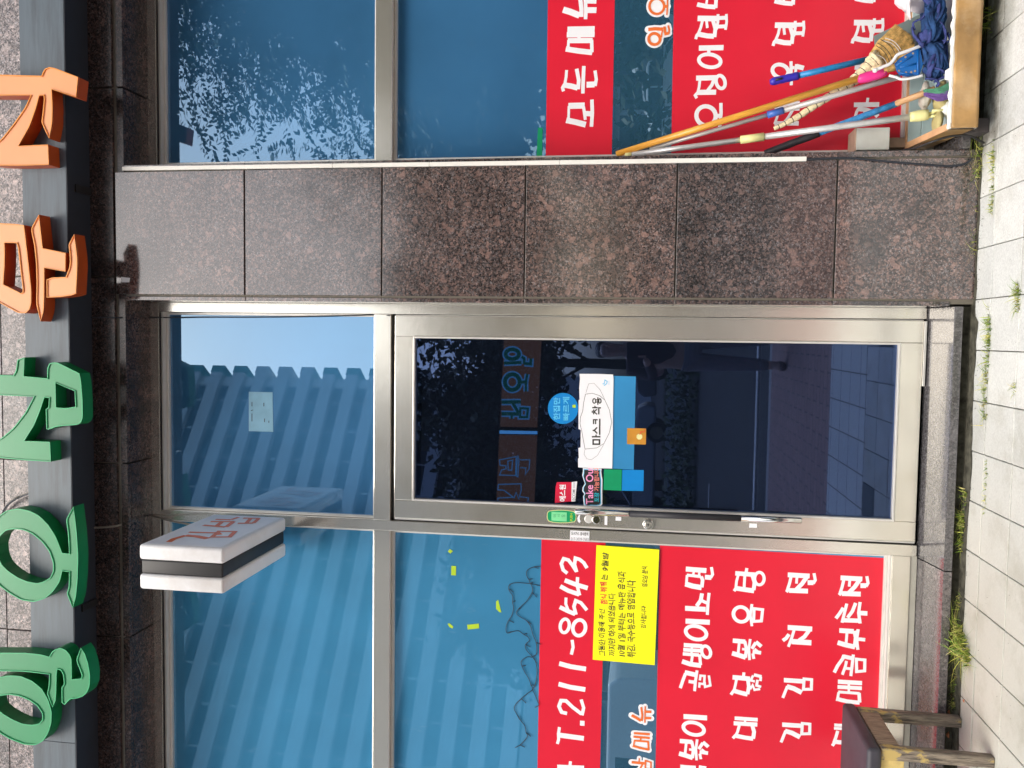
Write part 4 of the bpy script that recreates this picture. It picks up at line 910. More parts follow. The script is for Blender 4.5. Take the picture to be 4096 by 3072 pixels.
tuft([GG(3928, 610), GG(3930, 640), GG(3905, 700)], 60, .05, 'wiry weeds between the tray and the pillar corner', .016, droop=1.0)
tuft([GG(3896, 1070), GG(3892, 1120)], 26, .03, 'sparse weeds at the door side foot of the pillar', .01)
tuft([GG(3980, 560), GG(3978, 700), GG(3976, 760)], 46, .024, 'thin weed line in the joint beside the tray', .007)
tuft([GG(3952, 1830), GG(3948, 1960), GG(3942, 2060)], 60, .016, 'dry thin weed line in the joint in front of the lock side of the door', .005)
for k, (x, y, r_, lb) in enumerate(((3872, 2805, .3, 'small reddish leaf bit on the paving by the stool'), (3812, 2848, 1.2, 'curled orange leaf on the back leg of the stool'), (3808, 2940, .8, 'crumpled brown leaf behind the stool legs'))):
    p = onZ(x, y, GZ+.004); mb = MB(); L_ = (.012, .022, .028)[k]
    vs = []
    for s in range(6):
        t = s/5; ww = math.sin(math.pi*min(.97, max(.05, t)))*L_*.32
        vs += [((t-.5)*L_, -ww, .004*math.sin(3*t)), ((t-.5)*L_, ww, .004*math.sin(3*t)+.003)]
    mb.add(vs, [(2*s, 2*s+1, 2*s+3, 2*s+2) for s in range(5)]); o = mb.build('fallen_leaf', M['leafdry']); o.location = p+Vector((0, 0, .012)); o.rotation_euler = (.3, .2, r_); tag(o, lb, 'leaf')

# ================================================================ STOOL
st_ = empty('stool', (-1.68, -.4, GZ), 'old wooden stool with flaking yellow legs and a charcoal vinyl cushion', 'stool')
zs = .322
o = MB().box(-1.90, -1.502, -.605, -.195, zs-.052, zs).build('cushion', M['cushion'], None, smooth=True, bevel=.018, seg=5); keep(o, st_)
ss_ = o.modifiers.new('s', 'SUBSURF'); ss_.levels = 0; ss_.render_levels = 0
def leg(x, y, mt):
    o = MB().hexa([(x-.020, y-.019, 0), (x+.020, y-.019, 0), (x+.020, y+.019, 0), (x-.020, y+.019, 0), (x-.023, y-.021, .392), (x+.023, y-.021, .392), (x+.023, y+.021, .392), (x-.023, y+.021, .392)]).build('leg', M[mt], None, bevel=.004)
    o.location = (0, 0, 0); o.data.transform(Matrix.Translation((-x, -y, 0))); o.location = (x, y, GZ); keep(o, st_)
for x, y in ((-1.527, -.568), (-1.527, -.245), (-1.865, -.568), (-1.865, -.245)): leg(x, y, 'oldwood')
box('apron', M['oldwood2'], -1.518, -1.508, -.546, -.267, .195, .268, st_, .002)
box('apron', M['oldwood2'], -1.884, -1.874, -.546, -.267, .195, .268, st_, .002)
box('apron', M['yellowpaint'], -1.841, -1.551, -.578, -.566, .185, .268, st_, .002)
box('apron', M['yellowpaint'], -1.841, -1.551, -.247, -.235, .195, .268, st_, .002)
box('seat_board', M['oldwood2'], -1.885, -1.510, -.59, -.21, .2685, .2695, st_, .0)

# ================================================================ TRAY WITH CLEANING TOOLS
tray = empty('tray', (1.1, -.2, -.05), 'large shallow tray of foam and board patched with brown packing tape, holding mops and brooms', 'tray')
fy, by = -.37, -.012
def wall_quad(name, mat, pts, th, parent=tray, bev=.002):
    o = MB().hexa(pts).build(name, M[mat], None, bevel=bev); keep(o, parent); return o
XL, XR = .802, 1.75
zfb, zft, zbb, zbt = -.047, .046, -.012, .104
mb = MB(); nn = 60
for i in range(nn):      # taped front wall with slight dents
    pass
vs = []; fs = []
NX, NZ = 90, 8
for i in range(NX+1):
    for j in range(NZ+1):
        x = XL+(XR-XL)*i/NX; t = j/NZ; z = zfb+(zft-zfb)*t
        dn = .006*mnoise.noise(Vector((x*9, z*22, 0)))+.004*abs(mnoise.noise(Vector((x*26+z*40, z*50, 3))))
        vs.append((x, fy+dn, z+(.004*mnoise.noise(Vector((x*25, 9, 0))) if j == NZ else 0)))
for i in range(NX):
    for j in range(NZ): a = i*(NZ+1)+j; fs.append((a, a+NZ+1, a+NZ+2, a+1))
o = MB().add(vs, fs).build('taped_front', M['tape'], smooth=True); keep(o, tray)
o.modifiers.new('s', 'SOLIDIFY').thickness = -.004
mb = MB(); vs = []; NX = 120
for i in range(NX+1):
    x = XL+(XR-XL)*i/NX; r1 = mnoise.noise(Vector((x*22, 2, 0)))*.008; r2 = mnoise.noise(Vector((x*35, 7, 0)))*.005+(.012 if .99 < x < 1.03 else 0)
    vs += [(x, fy+.005, zfb+.002), (x, fy+.005+r2*.3, zft+.004+r1), (x, fy+.020+r2, zft+.008+r2), (x, fy+.026, zfb+.002)]
fs = []
for i in range(NX):
    for j in range(4): a = i*4+j; b = i*4+(j+1) % 4; fs.append((a, b, b+4, a+4))
fs += [(0, 1, 2, 3), tuple(NX*4+j for j in (3, 2, 1, 0))]
keep(mb.add(vs, fs).build('foam_rim', M['foam'], smooth=False), tray)
wall_quad('side_wall', 'tape', [(XL, fy+.004, zfb), (XL+.02, fy+.004, zfb), (XL+.02, by, zbb), (XL, by, zbb+.03), (XL, fy+.004, zft), (XL+.02, fy+.004, zft), (XL+.02, by, zbt-.002), (XL, by, zbt-.002)], 0)
wall_quad('side_rim', 'traywood', [(XL-.002, fy+.03, zft+.002), (XL+.024, fy+.03, zft+.002), (XL+.024, by, zbt-.001), (XL-.002, by, zbt-.001), (XL-.002, fy+.03, zft+.009), (XL+.024, fy+.03, zft+.009), (XL+.024, by, zbt+.006), (XL-.002, by, zbt+.006)], 0)
box('back_rim', M['traywood'], XL+.02, XR, by-.012, by, zbt-.015, zbt+.006, tray)
wall_quad('lining', 'traybed', [(XL+.02, fy+.03, zfb+.01), (XR, fy+.03, zfb+.01), (XR, by-.012, zbb+.01), (XL+.02, by-.012, zbb+.01), (XL+.02, fy+.03, zfb+.014), (XR, fy+.03, zfb+.014), (XR, by-.012, zbb+.02), (XL+.02, by-.012, zbb+.02)], 0)
box('lining', M['traybed'], XL+.024, XR, by-.020, by-.013, .052, zbt-.002, tray)
box('lining', M['traybed'], XL+.024, XR, by-.024, by-.0165, zbb+.012, .050, tray)
for k, (x0, x1, y0, y1, lb) in enumerate(((.805, .86, -.275, -.20, 'grey brick propping the corner of the taped tray by the pillar'), (1.32, 1.5, -.33, -.24, 'grey brick under the far part of the tray'))):
    o = MB().box(x0, x1, y0, y1, GZ, -.051).build('brick', M['brick'], None, bevel=.003); tag(o, lb, 'brick', 'bricks under the tray')
def two(p0, Y0, p1, Y1): return onY(*p0, Y0), onY(*p1, Y1)
def along(A_, B_, t): return A_.lerp(B_, t)
def obj_at(mb, name, mat, root, **k): return keep(mb.build(name, mat, None, **k), root)
def local_tube(name, mat, A_, B_, r, root, n=14, rr=None):
    """tube as its own object, with its local z axis along the tube, so the grain follows it"""
    d = (B_-A_); L_ = d.length; k = 2 if rr is None else len(rr)
    o = MB().tube([(0, 0, L_*i/(k-1)) for i in range(k)], r if rr is None else rr, n).build(name, mat, None, smooth=True)
    o.rotation_euler = d.to_track_quat('Z', 'Y').to_euler(); o.location = A_; keep(o, root); return o

# grey dustpan with blue handle
dp = empty('dustpan', onY(3500, 200, -.10), 'grey metal dustpan with a short blue handle and violet grip standing behind the straw broom', 'dustpan')
A_, B_ = two((3080, 329), -.10, (3480, 236), -.12)
local_tube('handle', M['bluepole'], along(A_, B_, .22), B_, .0125, dp)
local_tube('grip', M['grip'], A_, along(A_, B_, .29), .0155, dp, 16, [.010, .016, .0165, .0155, .0165, .0155, .0165, .0155, .0165, .016])
q = along(A_, B_, .075); o = MB().tube([along(A_, B_, .05)+Vector((0, -.0165, 0)), along(A_, B_, .12)+Vector((0, -.0165, 0))], .005, 10).build('hang_hole', M['black'], smooth=True); keep(o, dp)
keep(prism('pan', M['pan'], [(p.x, p.z) for p in (onY(x, y, -.085) for x, y in ((3494, 145), (3700, 48), (3820, 60), (3830, 230), (3600, 260), (3502, 210), (3500, 195)))], -.088, -.084), dp)
keep(prism('socket', M['pan'], [(p.x, p.z) for p in (onY(x, y, -.115) for x, y in ((3465, 229), (3485, 223), (3520, 245), (3500, 262), (3472, 252)))], -.118, -.10), dp)

# straw broom
sb = empty('straw_broom', onY(3400, 330, -.16), 'straw broom with a long woven handle and a wide golden brush stitched in black', 'broom')
cl = [((3096, 515), 12), ((3140, 495), 15), ((3200, 462), 19), ((3262, 420), 21), ((3320, 384), 23), ((3380, 345), 27), ((3430, 310), 33), ((3475, 268), 42), ((3510, 236), 58)]
P_ = [onY(*q, -.12-.06*i/8) for i, (q, _) in enumerate(cl)]; R_ = [w_/2*.00135 for _, w_ in cl]
def catmull(P, sub=8):
    Q = []
    for i in range(len(P)-1):
        p0, p1, p2, p3 = P[max(i-1, 0)], P[i], P[i+1], P[min(i+2, len(P)-1)]
        for k in range(sub):
            t = k/sub; Q.append(.5*((2*p1)+(-p0+p2)*t+(2*p0-5*p1+4*p2-p3)*t*t+(-p0+3*p1-3*p2+p3)*t**3))
    return Q+[P[-1]]
PP = catmull(P_, 6); RR = []
for i in range(len(R_)-1): RR += [R_[i]+(R_[i+1]-R_[i])*k/6 for k in range(6)]
RR.append(R_[-1]); RR2 = [r*(1.06 if i % 3 else .92) for i, r in enumerate(RR)]
obj_at(MB().tube(PP, RR2, 14), 'woven_handle', M['stalk'], sb, smooth=True)
thr = MB()
for i in range(3, len(PP)-3, 3):
    d = (PP[i+1]-PP[i-1]).normalized(); u = d.cross(Vector((0, 1, 0))).normalized(); v_ = d.cross(u); rr = RR2[i]*1.04
    thr.tube([PP[i]+d*.002*math.sin(a)+(u*math.cos(a)+v_*math.sin(a))*rr*.985 for a in [2*math.pi*k/14 for k in range(15)]], .0017, 5, cap=False)
obj_at(thr, 'binding', M['thread'], sb)
# bristle fan
fanA = [(3478, 242), (3490, 205), (3520, 150), (3578, 102)]; fan_root = [(3505, 268), (3480, 215)]
br = MB(); br2 = MB()
for k in range(5200):
    u = random.random(); v_ = random.random()
    # root line across the neck, tip line across the spread
    r0 = Vector((3482+30*u+random.gauss(0, 2), 218+52*u+random.gauss(0, 2))); t0 = Vector((3580+86*u, 104+66*u)) if u < .72 else Vector((3642+ (u-.72)*60, 152+(u-.72)*250))
    mid = r0.lerp(t0, .45)+Vector((-10*(1-u), -4*(1-u)))
    yb = -.175+random.uniform(-.022, .012); ln = random.choice((random.uniform(.8, 1.0), random.uniform(.96, 1.05)))
    a, b, c_ = onY(r0.x, r0.y, -.175+(yb+.175)*.4), onY(mid.x, mid.y, yb), onY(*(r0.lerp(t0, ln)+Vector((random.gauss(0, 2), random.gauss(0, 2)))), yb+random.gauss(0, .006))
    w_ = random.uniform(.0009, .0018); s_ = (c_-a).cross(Vector((0, 1, 0))).normalized()*w_
    br.add([a-s_, a+s_, b+s_, b-s_, c_+s_*.4, c_-s_*.4], [(0, 1, 2, 3), (3, 2, 4, 5)])
bo = obj_at(br, 'bristles', M['bristle'], sb); bo['kind'] = 'stuff'
obj_at(MB().tube([onY(3475, 250, -.150), onY(3500, 240, -.150), onY(3540, 212, -.150), onY(3590, 175, -.150)], [.020, .034, .045, .045], 14, flatz=.2), 'core', M['bristle'], sb, smooth=True)
for k in range(26):
    u = k/25; a = onY(3470+32*u, 262-38*u, -.195); b = onY(3500+40*u, 214+50*u-35*(1-u)*0, -.195)
stk = MB()
for k in range(30):
    u = k/29; r0 = (3462+22*u, 236+44*u); r1 = (3506+32*u, 200+60*u); stk.tube([onY(*r0, -.193), onY((r0[0]+r1[0])/2, (r0[1]+r1[1])/2, -.200), onY(r1[0]+random.uniform(-6, 6), r1[1], -.196)], .0026, 5)
obj_at(stk, 'stalk_fan', M['stalk'], sb, smooth=True)
def stitch(a, b, bulge, mat, n=16):
    A2 = Vector(a); B2 = Vector(b); mb = MB(); pts = []
    for i in range(n+1):
        t = i/n; q = A2.lerp(B2, t)+Vector(bulge)*math.sin(math.pi*t); pts.append(onY(q.x, q.y, -.203-.004*math.sin(math.pi*t)+(.0014 if i % 2 else 0)))
    return mb.tube(pts, .0013, 5)
for a, b, bl_, mt in (((3510, 172), (3578, 270), (10, -14), 'thread'), ((3505, 183), (3566, 282), (10, -14), 'thread'), ((3522, 158), (3592, 250), (10, -14), 'thread'), ((3534, 162), (3598, 208), (6, -8), 'wthread'), ((3540, 152), (3604, 200), (6, -8), 'wthread'), ((3488, 215), (3550, 262), (12, -8), 'wthread')):
    obj_at(stitch(a, b, bl_, M[mt]), 'stitching', M[mt], sb, smooth=True)
# indoor broom: orange pole, magenta socket, gold wires
ob = empty('orange_pole_broom', onY(3400, 330, -.15), 'broom with a long orange varnished wooden pole and a magenta plastic socket', 'broom')
A_, B_ = two((2466, 617), -.035, (3440, 312), -.215); local_tube('pole', M['poleorange'], A_, B_, .0135, ob)
A2, B2 = two((3430, 318), -.213, (3548, 288), -.235)
o = MB().tube([A2+Vector((0, 0, .0)), along(A2, B2, .1), along(A2, B2, .35), along(A2, B2, .75), along(A2, B2, .97), B2], [.013, .0175, .021, .019, .012, .008], 14).build('socket', M['pink'], smooth=True); keep(o, ob)
wm = MB()
for x, y in ((3538, 283), (3550, 277), (3563, 272), (3577, 266)):
    wm.tube([onY(x-6, y+16, -.238), onY(x+1, y+6, -.246), onY(x+4, y-4, -.246), onY(x-2, y-16, -.238)], .0013, 6)
obj_at(wm, 'gold_wire', M['gold'], ob, smooth=True)
obj_at(MB().tube([onY(3535, 285, -.232), onY(3560, 275, -.236), onY(3600, 262, -.234)], [.016, .022, .03], 12, flatz=.5), 'brush', M['bristle'], ob, smooth=True)
# rag mop: aluminium pole, blue clamp, white bow, rags
rm = empty('rag_mop', onY(3650, 200, -.24), 'rag mop with aluminium pole, blue clamp, white bow and a heap of navy rags', 'mop')
A_, B_ = two((2600, 596), -.04, (3600, 306), -.22)
f_ = lambda x: along(A_, B_, (x-2600)/1000)
local_tube('lower_pole', M['alu'], f_(3130), B_, .0115, rm); local_tube('upper_pole', M['alu'], f_(2600), f_(3110), .0088, rm)
local_tube('connector', M['connector'], f_(3093), f_(3158), .0145, rm)
cl_ = [(3578, 254), (3600, 232), (3660, 198), (3680, 200), (3690, 260), (3678, 300), (3630, 306), (3600, 300), (3588, 285)]
keep(prism('clamp', M['scoop'], [(p.x, p.z) for p in (onY(x, y, -.262) for x, y in cl_)], -.266, -.256), rm)
rib = MB()
for a, b in (((3672, 192), (3672, 305)), ((3584, 262), (3650, 225)), ((3650, 300), (3596, 290)), ((3600, 270), (3664, 255))): rib.tube([onY(*a, -.268), onY(*b, -.268)], .0035, 6)
obj_at(rib, 'clamp_rib', M['scoop'], rm, smooth=True)
hl = MB()
for x, y in ((3652, 213), (3622, 228), (3604, 247), (3596, 283), (3624, 290), (3645, 288), (3660, 284)):
    p = onY(x, y, -.2672); hl.tube([(p.x, -.2672, p.z), (p.x, -.2665, p.z)], .0042, 10)
obj_at(hl, 'clamp_hole', flat('rust showing through holes', (.36, .27, .2), .6), rm)
bow = catmull([onY(3499, 281, -.275), onY(3530, 268, -.278), onY(3560, 255, -.278), (onY(3578, 235, -.278)), onY(3592, 218, -.278), onY(3640, 200, -.276), onY(3682, 184, -.27)], 6)
obj_at(MB().tube(bow, .0062, 10), 'bow', M['white_pl'], rm, smooth=True)
p = onY(3500, 281, -.277); obj_at(MB().tube([p+Vector((0, 0, .009)), p+Vector((0, 0, .006)), p, p-Vector((0, 0, .006)), p-Vector((0, 0, .009))], [.003, .008, .0095, .008, .003], 12), 'bow_knob', M['white_pl'], rm, smooth=True)
bow = catmull([onY(3556, 302, -.268), onY(3585, 309, -.27), onY(3605, 317, -.272), onY(3640, 314, -.272), onY(3690, 302, -.27)], 6)
obj_at(MB().tube(bow, .005, 10), 'bow', M['white_pl'], rm, smooth=True)
def strand(pts, r, mt, k):
    Q = catmull([onY(x, y, Y) for x, y, Y in pts], 6); n_ = len(Q)
    o = MB().tube(Q, [r*(.75+.35*math.sin(math.pi*min(1, i/n_*1.05+.03)))*(1+.12*math.sin(i*1.7+k)) for i in range(n_)], 8, flatz=.45).build('rag', mt, None, smooth=True); keep(o, rm); return o
for k in range(46):
    u = random.random(); side = random.random()
    x0 = 3690+random.gauss(0, 8); y0 = 178+random.gauss(0, 12)
    if side < .62:   # swept up and over to the far side, then down
        bow_ = random.uniform(-40, 40); x1 = 3715+random.uniform(-25, 60); y1 = random.uniform(-60, 60)
        pts = [(x0, y0, -.24), (3700+random.uniform(0, 45)+bow_*.2, 120+random.uniform(-10, 30), -.262-random.uniform(0, .03)), (3722+random.uniform(-20, 50), 60+random.uniform(-15, 20), -.262-random.uniform(0, .03)), (x1, y1, -.25)]
    else:
        pts = [(x0+5, y0+20, -.24), (3725+random.uniform(-5, 50), 200+random.uniform(-20, 20), -.27-random.uniform(0, .02)), (3730+random.uniform(-20, 45), 265+random.uniform(-20, 15), -.27-random.uniform(0, .02)), (3715+random.uniform(-5, 55), 305+random.uniform(-20, 22), -.255)]
    strand(pts, random.uniform(.013, .021), M['rag'] if random.random() < .7 else M['rag2'], k)
for pts in ([(3660, 120, -.25), (3652, 95, -.255), (3668, 82, -.26), (3690, 72, -.265), (3705, 40, -.265)], [(3648, 110, -.25), (3655, 140, -.26), (3675, 165, -.265), (3690, 175, -.265)], [(3740, 70, -.29), (3775, 110, -.295), (3782, 160, -.295), (3755, 200, -.29)], [(3790, 130, -.29), (3800, 160, -.29), (3785, 168, -.29), (3770, 160, -.29)], [(3730, 270, -.29), (3765, 280, -.295), (3785, 300, -.29), (3760, 315, -.285), (3735, 330, -.28)], [(3700, 315, -.28), (3740, 318, -.285), (3755, 335, -.28), (3745, 345, -.27)]):
    strand(pts, .008, M['rag2'], 1)
for k in range(6): strand([(3692+random.uniform(0, 10), 190+random.uniform(0, 90), -.262), (3720, 205+k*18, -.268), (3745, 215+k*18, -.268), (3770, 225+k*14, -.262)], .018, M['rag'], k)
obj_at(MB().tube([onY(3715, -60, -.19), onY(3728, 60, -.19), onY(3735, 180, -.19), onY(3735, 300, -.19)], [.065, .07, .068, .05], 14, flatz=.55), 'rag_core', M['rag'], rm, smooth=True)
o = obj_at(MB().tube([onY(3676, 172, -.285), onY(3690, 178, -.29), onY(3692, 190, -.285)], [.006, .010, .005], 10), 'knot', M['rag2'], rm, smooth=True)
# flat mop: bright pole, cream joint
fm = empty('flat_mop', onY(3700, 450, -.22), 'flat mop with a bright aluminium pole, pale yellow sleeve and joint standing in the tray', 'mop')
A_, B_ = two((2470, 626), -.04, (3790, 448), -.25); f_ = lambda x: along(A_, B_, (x-2470)/1320)
local_tube('upper_pole', M['aluclear'], f_(2535), f_(3010), .0112, fm); local_tube('lower_pole', M['aluclear'], f_(3080), f_(3665), .0128, fm)
local_tube('end_cap', M['cream'], f_(2505), f_(2534), .0115, fm); local_tube('sleeve', M['cream'], f_(2998), f_(3095), .0168, fm)
local_tube('joint', M['cream'], f_(3655), f_(3722), .0, fm, 16, [.0185, .0205, .022, .0215, .019])
local_tube('fork', M['cream'], f_(3722)+Vector((0, 0, .002)), f_(3722)+Vector((.012, -.012, -.028)), .006, fm); local_tube('fork', M['cream'], f_(3722)+Vector((-.008, 0, 0)), f_(3722)+Vector((-.008, -.012, -.028)), .006, fm)
local_tube('link', M['cream'], onY(3728, 443, -.26), onY(3780, 440, -.27), .005, fm)
o = rbox('mop_head', M['beigecloth'], .93, 1.02, -.30, -.17, -.03, .02, fm, .01); o.rotation_euler = (0, .2, .3)
# taped pole with black grip
tm = empty('taped_pole_mop', onY(3600, 430, -.2), 'mop with a blue taped pole, black grip and green and purple fabric', 'mop')
A_, B_ = two((3060, 614), -.05, (3595, 411), -.20)
local_tube('pole', M['bluetape'], along(A_, B_, .34), B_, .0132, tm); local_tube('grip', M['blackrub'], A_, along(A_, B_, .42), .016, tm, 16, [.014, .0155, .015, .016, .015, .016, .0165, .0165])
A2, B2 = two((3583, 415), -.20, (3740, 356), -.275)
local_tube('wooden_end', M['woodend'], A2, B2, .0125, tm, 6)
for k in range(60):
    t = random.random(); mt = 'mgreen' if t < .45 else 'mpurple'
    pts = [(3722+random.uniform(-30, 18), 362+20*t+random.uniform(-4, 4), -.277), (3760+random.uniform(-10, 6), 355+45*t+random.uniform(-6, 6), -.285), (3800, 335+60*t+random.uniform(-8, 8), -.29), (3835, 320+72*t, -.27)]
    if k < 60:
        Q = catmull([onY(*q) for q in pts], 3)
        if k == 0: fabg, fabp = MB(), MB()
        (fabg if mt == 'mgreen' else fabp).tube(Q, .0032, 5)
o = obj_at(fabg, 'green_fabric', M['mgreen'], tm, smooth=True); o = obj_at(fabp, 'purple_fabric', M['mpurple'], tm, smooth=True)
# other contents
def blob_obj(name, mt, c, r, sc, label, cat, seed=0, rot=(0, 0, 0), sub=3, amp=.25, fr_=6):
    bm = bmesh.new(); bmesh.ops.create_icosphere(bm, subdivisions=sub, radius=1)
    for v in bm.verts:
        n_ = mnoise.noise(v.co*fr_*.35+Vector((seed, 0, 0)))+.5*mnoise.noise(v.co*fr_+Vector((0, seed, 0)))
        v.co = v.co*(1+amp*n_); v.co = Vector((v.co.x*sc[0], v.co.y*sc[1], v.co.z*sc[2]))*r
    me = bpy.data.meshes.new(name); bm.to_mesh(me); bm.free(); me.materials.append(mt)
    for p_ in me.polygons: p_.use_smooth = True
    o = bpy.data.objects.new(name, me); COL.objects.link(o); o.location = c; o.rotation_euler = rot; tag(o, label, cat); return o
blob_obj('plastic_bag', M['bag'], onY(3655, -40, -.20), .09, (1, .5, .75), 'crumpled white plastic bag at the top of the tray beside the navy rags', 'plastic bag', 3, amp=.35, fr_=9)
bg_ = [q for q in bpy.data.objects if q.name == 'plastic_bag'][0]
o = MB().tube([onY(3640, -30, -.25), onY(3632, 20, -.255), onY(3634, 55, -.255), onY(3641, 80, -.25)], [.022, .019, .016, .006], 12, flatz=.35).build('bag_handle', M['bag'], smooth=True); keep(o, bg_)
blob_obj('cloth', M['beigecloth'], onY(3700, 385, -.20), .045, (1.1, .8, .5), 'dirty beige cloth lying under the wooden end of the taped pole', 'cloth', 8)
blob_obj('cloth', M['olive'], onY(3765, 400, -.22), .06, (1.2, .8, .45), 'olive yellow cloth in the tray beside the pale yellow joint', 'cloth', 12)
blob_obj('cloth', M['olive'], onY(3750, 490, -.24), .05, (1.0, .9, .3), 'yellow cloth at the near corner of the tray', 'cloth', 17)
blob_obj('foam_lump', M['foam'], onY(3800, 190, -.25), .05, (.9, .6, .6), 'pale lump of foam behind the torn rim of the tray', 'foam', 21)
blob_obj('foam_lump', M['foam'], onY(3795, 440, -.26), .035, (1.0, .6, .8), 'white foam ball under the pale yellow joint', 'foam', 23)
# little off-white box fixed to the window
jb = empty('junction_box', onY(3490, 565, -.05), 'small off white box standing on the ledge against the red menu banner beside the pillar', 'box')
A_ = onY(3424, 605, -.10); C_ = onY(3560, 528, -.10)
wb = .004
rb = MB().box(A_.x+.005, A_.x+.095, -.10, .03, C_.z, A_.z).build('case', M['boxwhite'], None, bevel=.003); keep(rb, jb)
rb = MB().hexa([(A_.x+.003, -.099, A_.z+.0005), (A_.x+.097, -.099, A_.z+.0005), (A_.x+.097, .03, A_.z+.0005), (A_.x+.003, .03, A_.z+.0005), (A_.x+.004, -.098, A_.z+.004), (A_.x+.096, -.098, A_.z+.004), (A_.x+.096, .03, A_.z+.004), (A_.x+.004, .03, A_.z+.004)]).build('lid', M['card'], None); keep(rb, jb)
bkt = MB().box(A_.x+.03, A_.x+.07, -.02, .03, .101, C_.z-.0005).build('foot', M['card'], None); keep(bkt, jb)

# ================================================================ INTERIOR SEEN THROUGH THE DOOR
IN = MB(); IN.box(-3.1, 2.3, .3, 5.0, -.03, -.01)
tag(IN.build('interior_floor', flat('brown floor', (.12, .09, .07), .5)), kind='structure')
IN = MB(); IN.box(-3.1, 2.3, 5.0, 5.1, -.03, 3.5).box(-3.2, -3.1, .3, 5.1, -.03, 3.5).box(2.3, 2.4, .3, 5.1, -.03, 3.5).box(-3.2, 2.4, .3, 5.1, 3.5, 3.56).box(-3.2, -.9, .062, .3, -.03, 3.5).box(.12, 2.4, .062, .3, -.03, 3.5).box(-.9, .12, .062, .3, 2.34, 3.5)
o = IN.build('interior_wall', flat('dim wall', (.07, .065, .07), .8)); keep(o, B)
II = (1980, 1300, 2.242); PY = 3.0
def ipanel(quad, specs, label, ms):
    p0 = onY(II[0]+quad[0][0]/II[2], II[1]+quad[0][1]/II[2], PY)
    r = empty('sign_panel', (p0.x, PY, p0.z), label, 'sign panel')
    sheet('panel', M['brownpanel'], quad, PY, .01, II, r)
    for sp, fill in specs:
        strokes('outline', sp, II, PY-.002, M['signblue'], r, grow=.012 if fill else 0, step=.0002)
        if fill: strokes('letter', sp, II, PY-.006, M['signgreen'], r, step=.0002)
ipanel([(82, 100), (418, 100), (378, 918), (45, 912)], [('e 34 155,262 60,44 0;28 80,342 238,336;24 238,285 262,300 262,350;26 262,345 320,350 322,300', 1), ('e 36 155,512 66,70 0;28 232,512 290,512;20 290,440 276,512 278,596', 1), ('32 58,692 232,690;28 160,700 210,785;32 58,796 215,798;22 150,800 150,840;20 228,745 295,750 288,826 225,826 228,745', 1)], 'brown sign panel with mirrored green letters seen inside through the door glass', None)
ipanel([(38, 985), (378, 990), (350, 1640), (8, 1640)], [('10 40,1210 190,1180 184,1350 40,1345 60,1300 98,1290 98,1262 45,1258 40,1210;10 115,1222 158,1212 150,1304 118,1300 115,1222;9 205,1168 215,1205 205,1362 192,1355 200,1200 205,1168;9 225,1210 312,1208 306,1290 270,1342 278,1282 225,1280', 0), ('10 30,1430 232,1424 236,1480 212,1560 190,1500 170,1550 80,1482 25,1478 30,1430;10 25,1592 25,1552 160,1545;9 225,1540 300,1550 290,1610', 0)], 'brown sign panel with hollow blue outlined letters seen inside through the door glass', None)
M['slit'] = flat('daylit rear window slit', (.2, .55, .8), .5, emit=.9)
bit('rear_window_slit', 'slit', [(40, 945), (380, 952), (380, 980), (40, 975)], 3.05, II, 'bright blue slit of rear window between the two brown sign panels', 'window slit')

# ================================================================ ACROSS THE STREET (seen in the reflections)
M['leaf'] = flat('tree leaves', (.045, .085, .02), .5, 0, .5, 3, .4)
M['leafdark'] = flat('dark tree leaves', (.025, .045, .015), .6, 0, .5, 1, .3)
M['bark'] = flat('bark', (.09, .07, .05), .9, 0, .3, 12)
def tree(loc, h, r, n, size, mt, label, trunk=.14, squash=.8, compound=False):
    root = empty('tree', loc, label, 'tree', 'trees across the street'); x, y, z = loc
    tb = MB(); tb.tube([(0, 0, 0), (.05, 0, h*.35), (0, .05, h*.7)], [trunk, trunk*.8, trunk*.4], 10)
    limbs = []
    for k in range(9):
        a = k*2.4; e_ = Vector((math.cos(a)*r*.75, math.sin(a)*r*.75, h*(.55+.4*random.random()))); s_ = Vector((0, 0, h*(.3+.04*k)))
        tb.tube([s_, s_.lerp(e_, .5)+Vector((0, 0, .2)), e_], [trunk*.3, trunk*.12, trunk*.04], 6); limbs.append(e_)
    o = tb.build('trunk', M['bark'], root, smooth=True)
    cb = MB(); cl_ = [Vector((random.gauss(0, r*.45), random.gauss(0, r*.45), h*.68+random.gauss(0, r*.38*squash))) for _ in range(46)]+limbs
    for k in range(n):
        c_ = random.choice(cl_); p_ = c_+Vector((random.gauss(0, r*.16), random.gauss(0, r*.16), random.gauss(0, r*.15)))
        if compound:
            d = Vector((random.gauss(0, 1), random.gauss(0, 1), random.gauss(-.3, .6))).normalized(); sdv = d.cross(Vector((0, 0, 1))).normalized()
            for q in range(7):
                b_ = p_+d*size*1.1*q*.5
                for sg in (-1, 1):
                    t_ = (sdv*sg+d*.5+Vector((0, 0, random.gauss(0, .3)))).normalized()*size; w_ = t_.cross(Vector((random.random(), random.random(), 1))).normalized()*size*.22
                    cb.add([b_, b_+t_*.5+w_, b_+t_, b_+t_*.5-w_], [(0, 1, 2, 3)])
        else:
            u = Vector((random.gauss(0, 1), random.gauss(0, 1), random.gauss(0, 1))).normalized()*size; v_ = u.cross(Vector((random.random()-.5, random.random()-.5, random.random()))).normalized()*size*.6
            cb.add([p_-u, p_+v_, p_+u, p_-v_], [(0, 1, 2, 3)])
    cb.build('crown', mt, root)
    return root
rz = GZ-.14
tree((5.1, -6.6, rz), 8.4, 2.9, 6500, .105, M['leaf'], 'leafy street tree with feathery leaves reflected in the upper right window', .16, compound=True)
tree((8.5, -9.5, rz), 8.5, 3.2, 9000, .16, M['leafdark'], 'dense street tree further along, reflected behind the feathery one', .18)
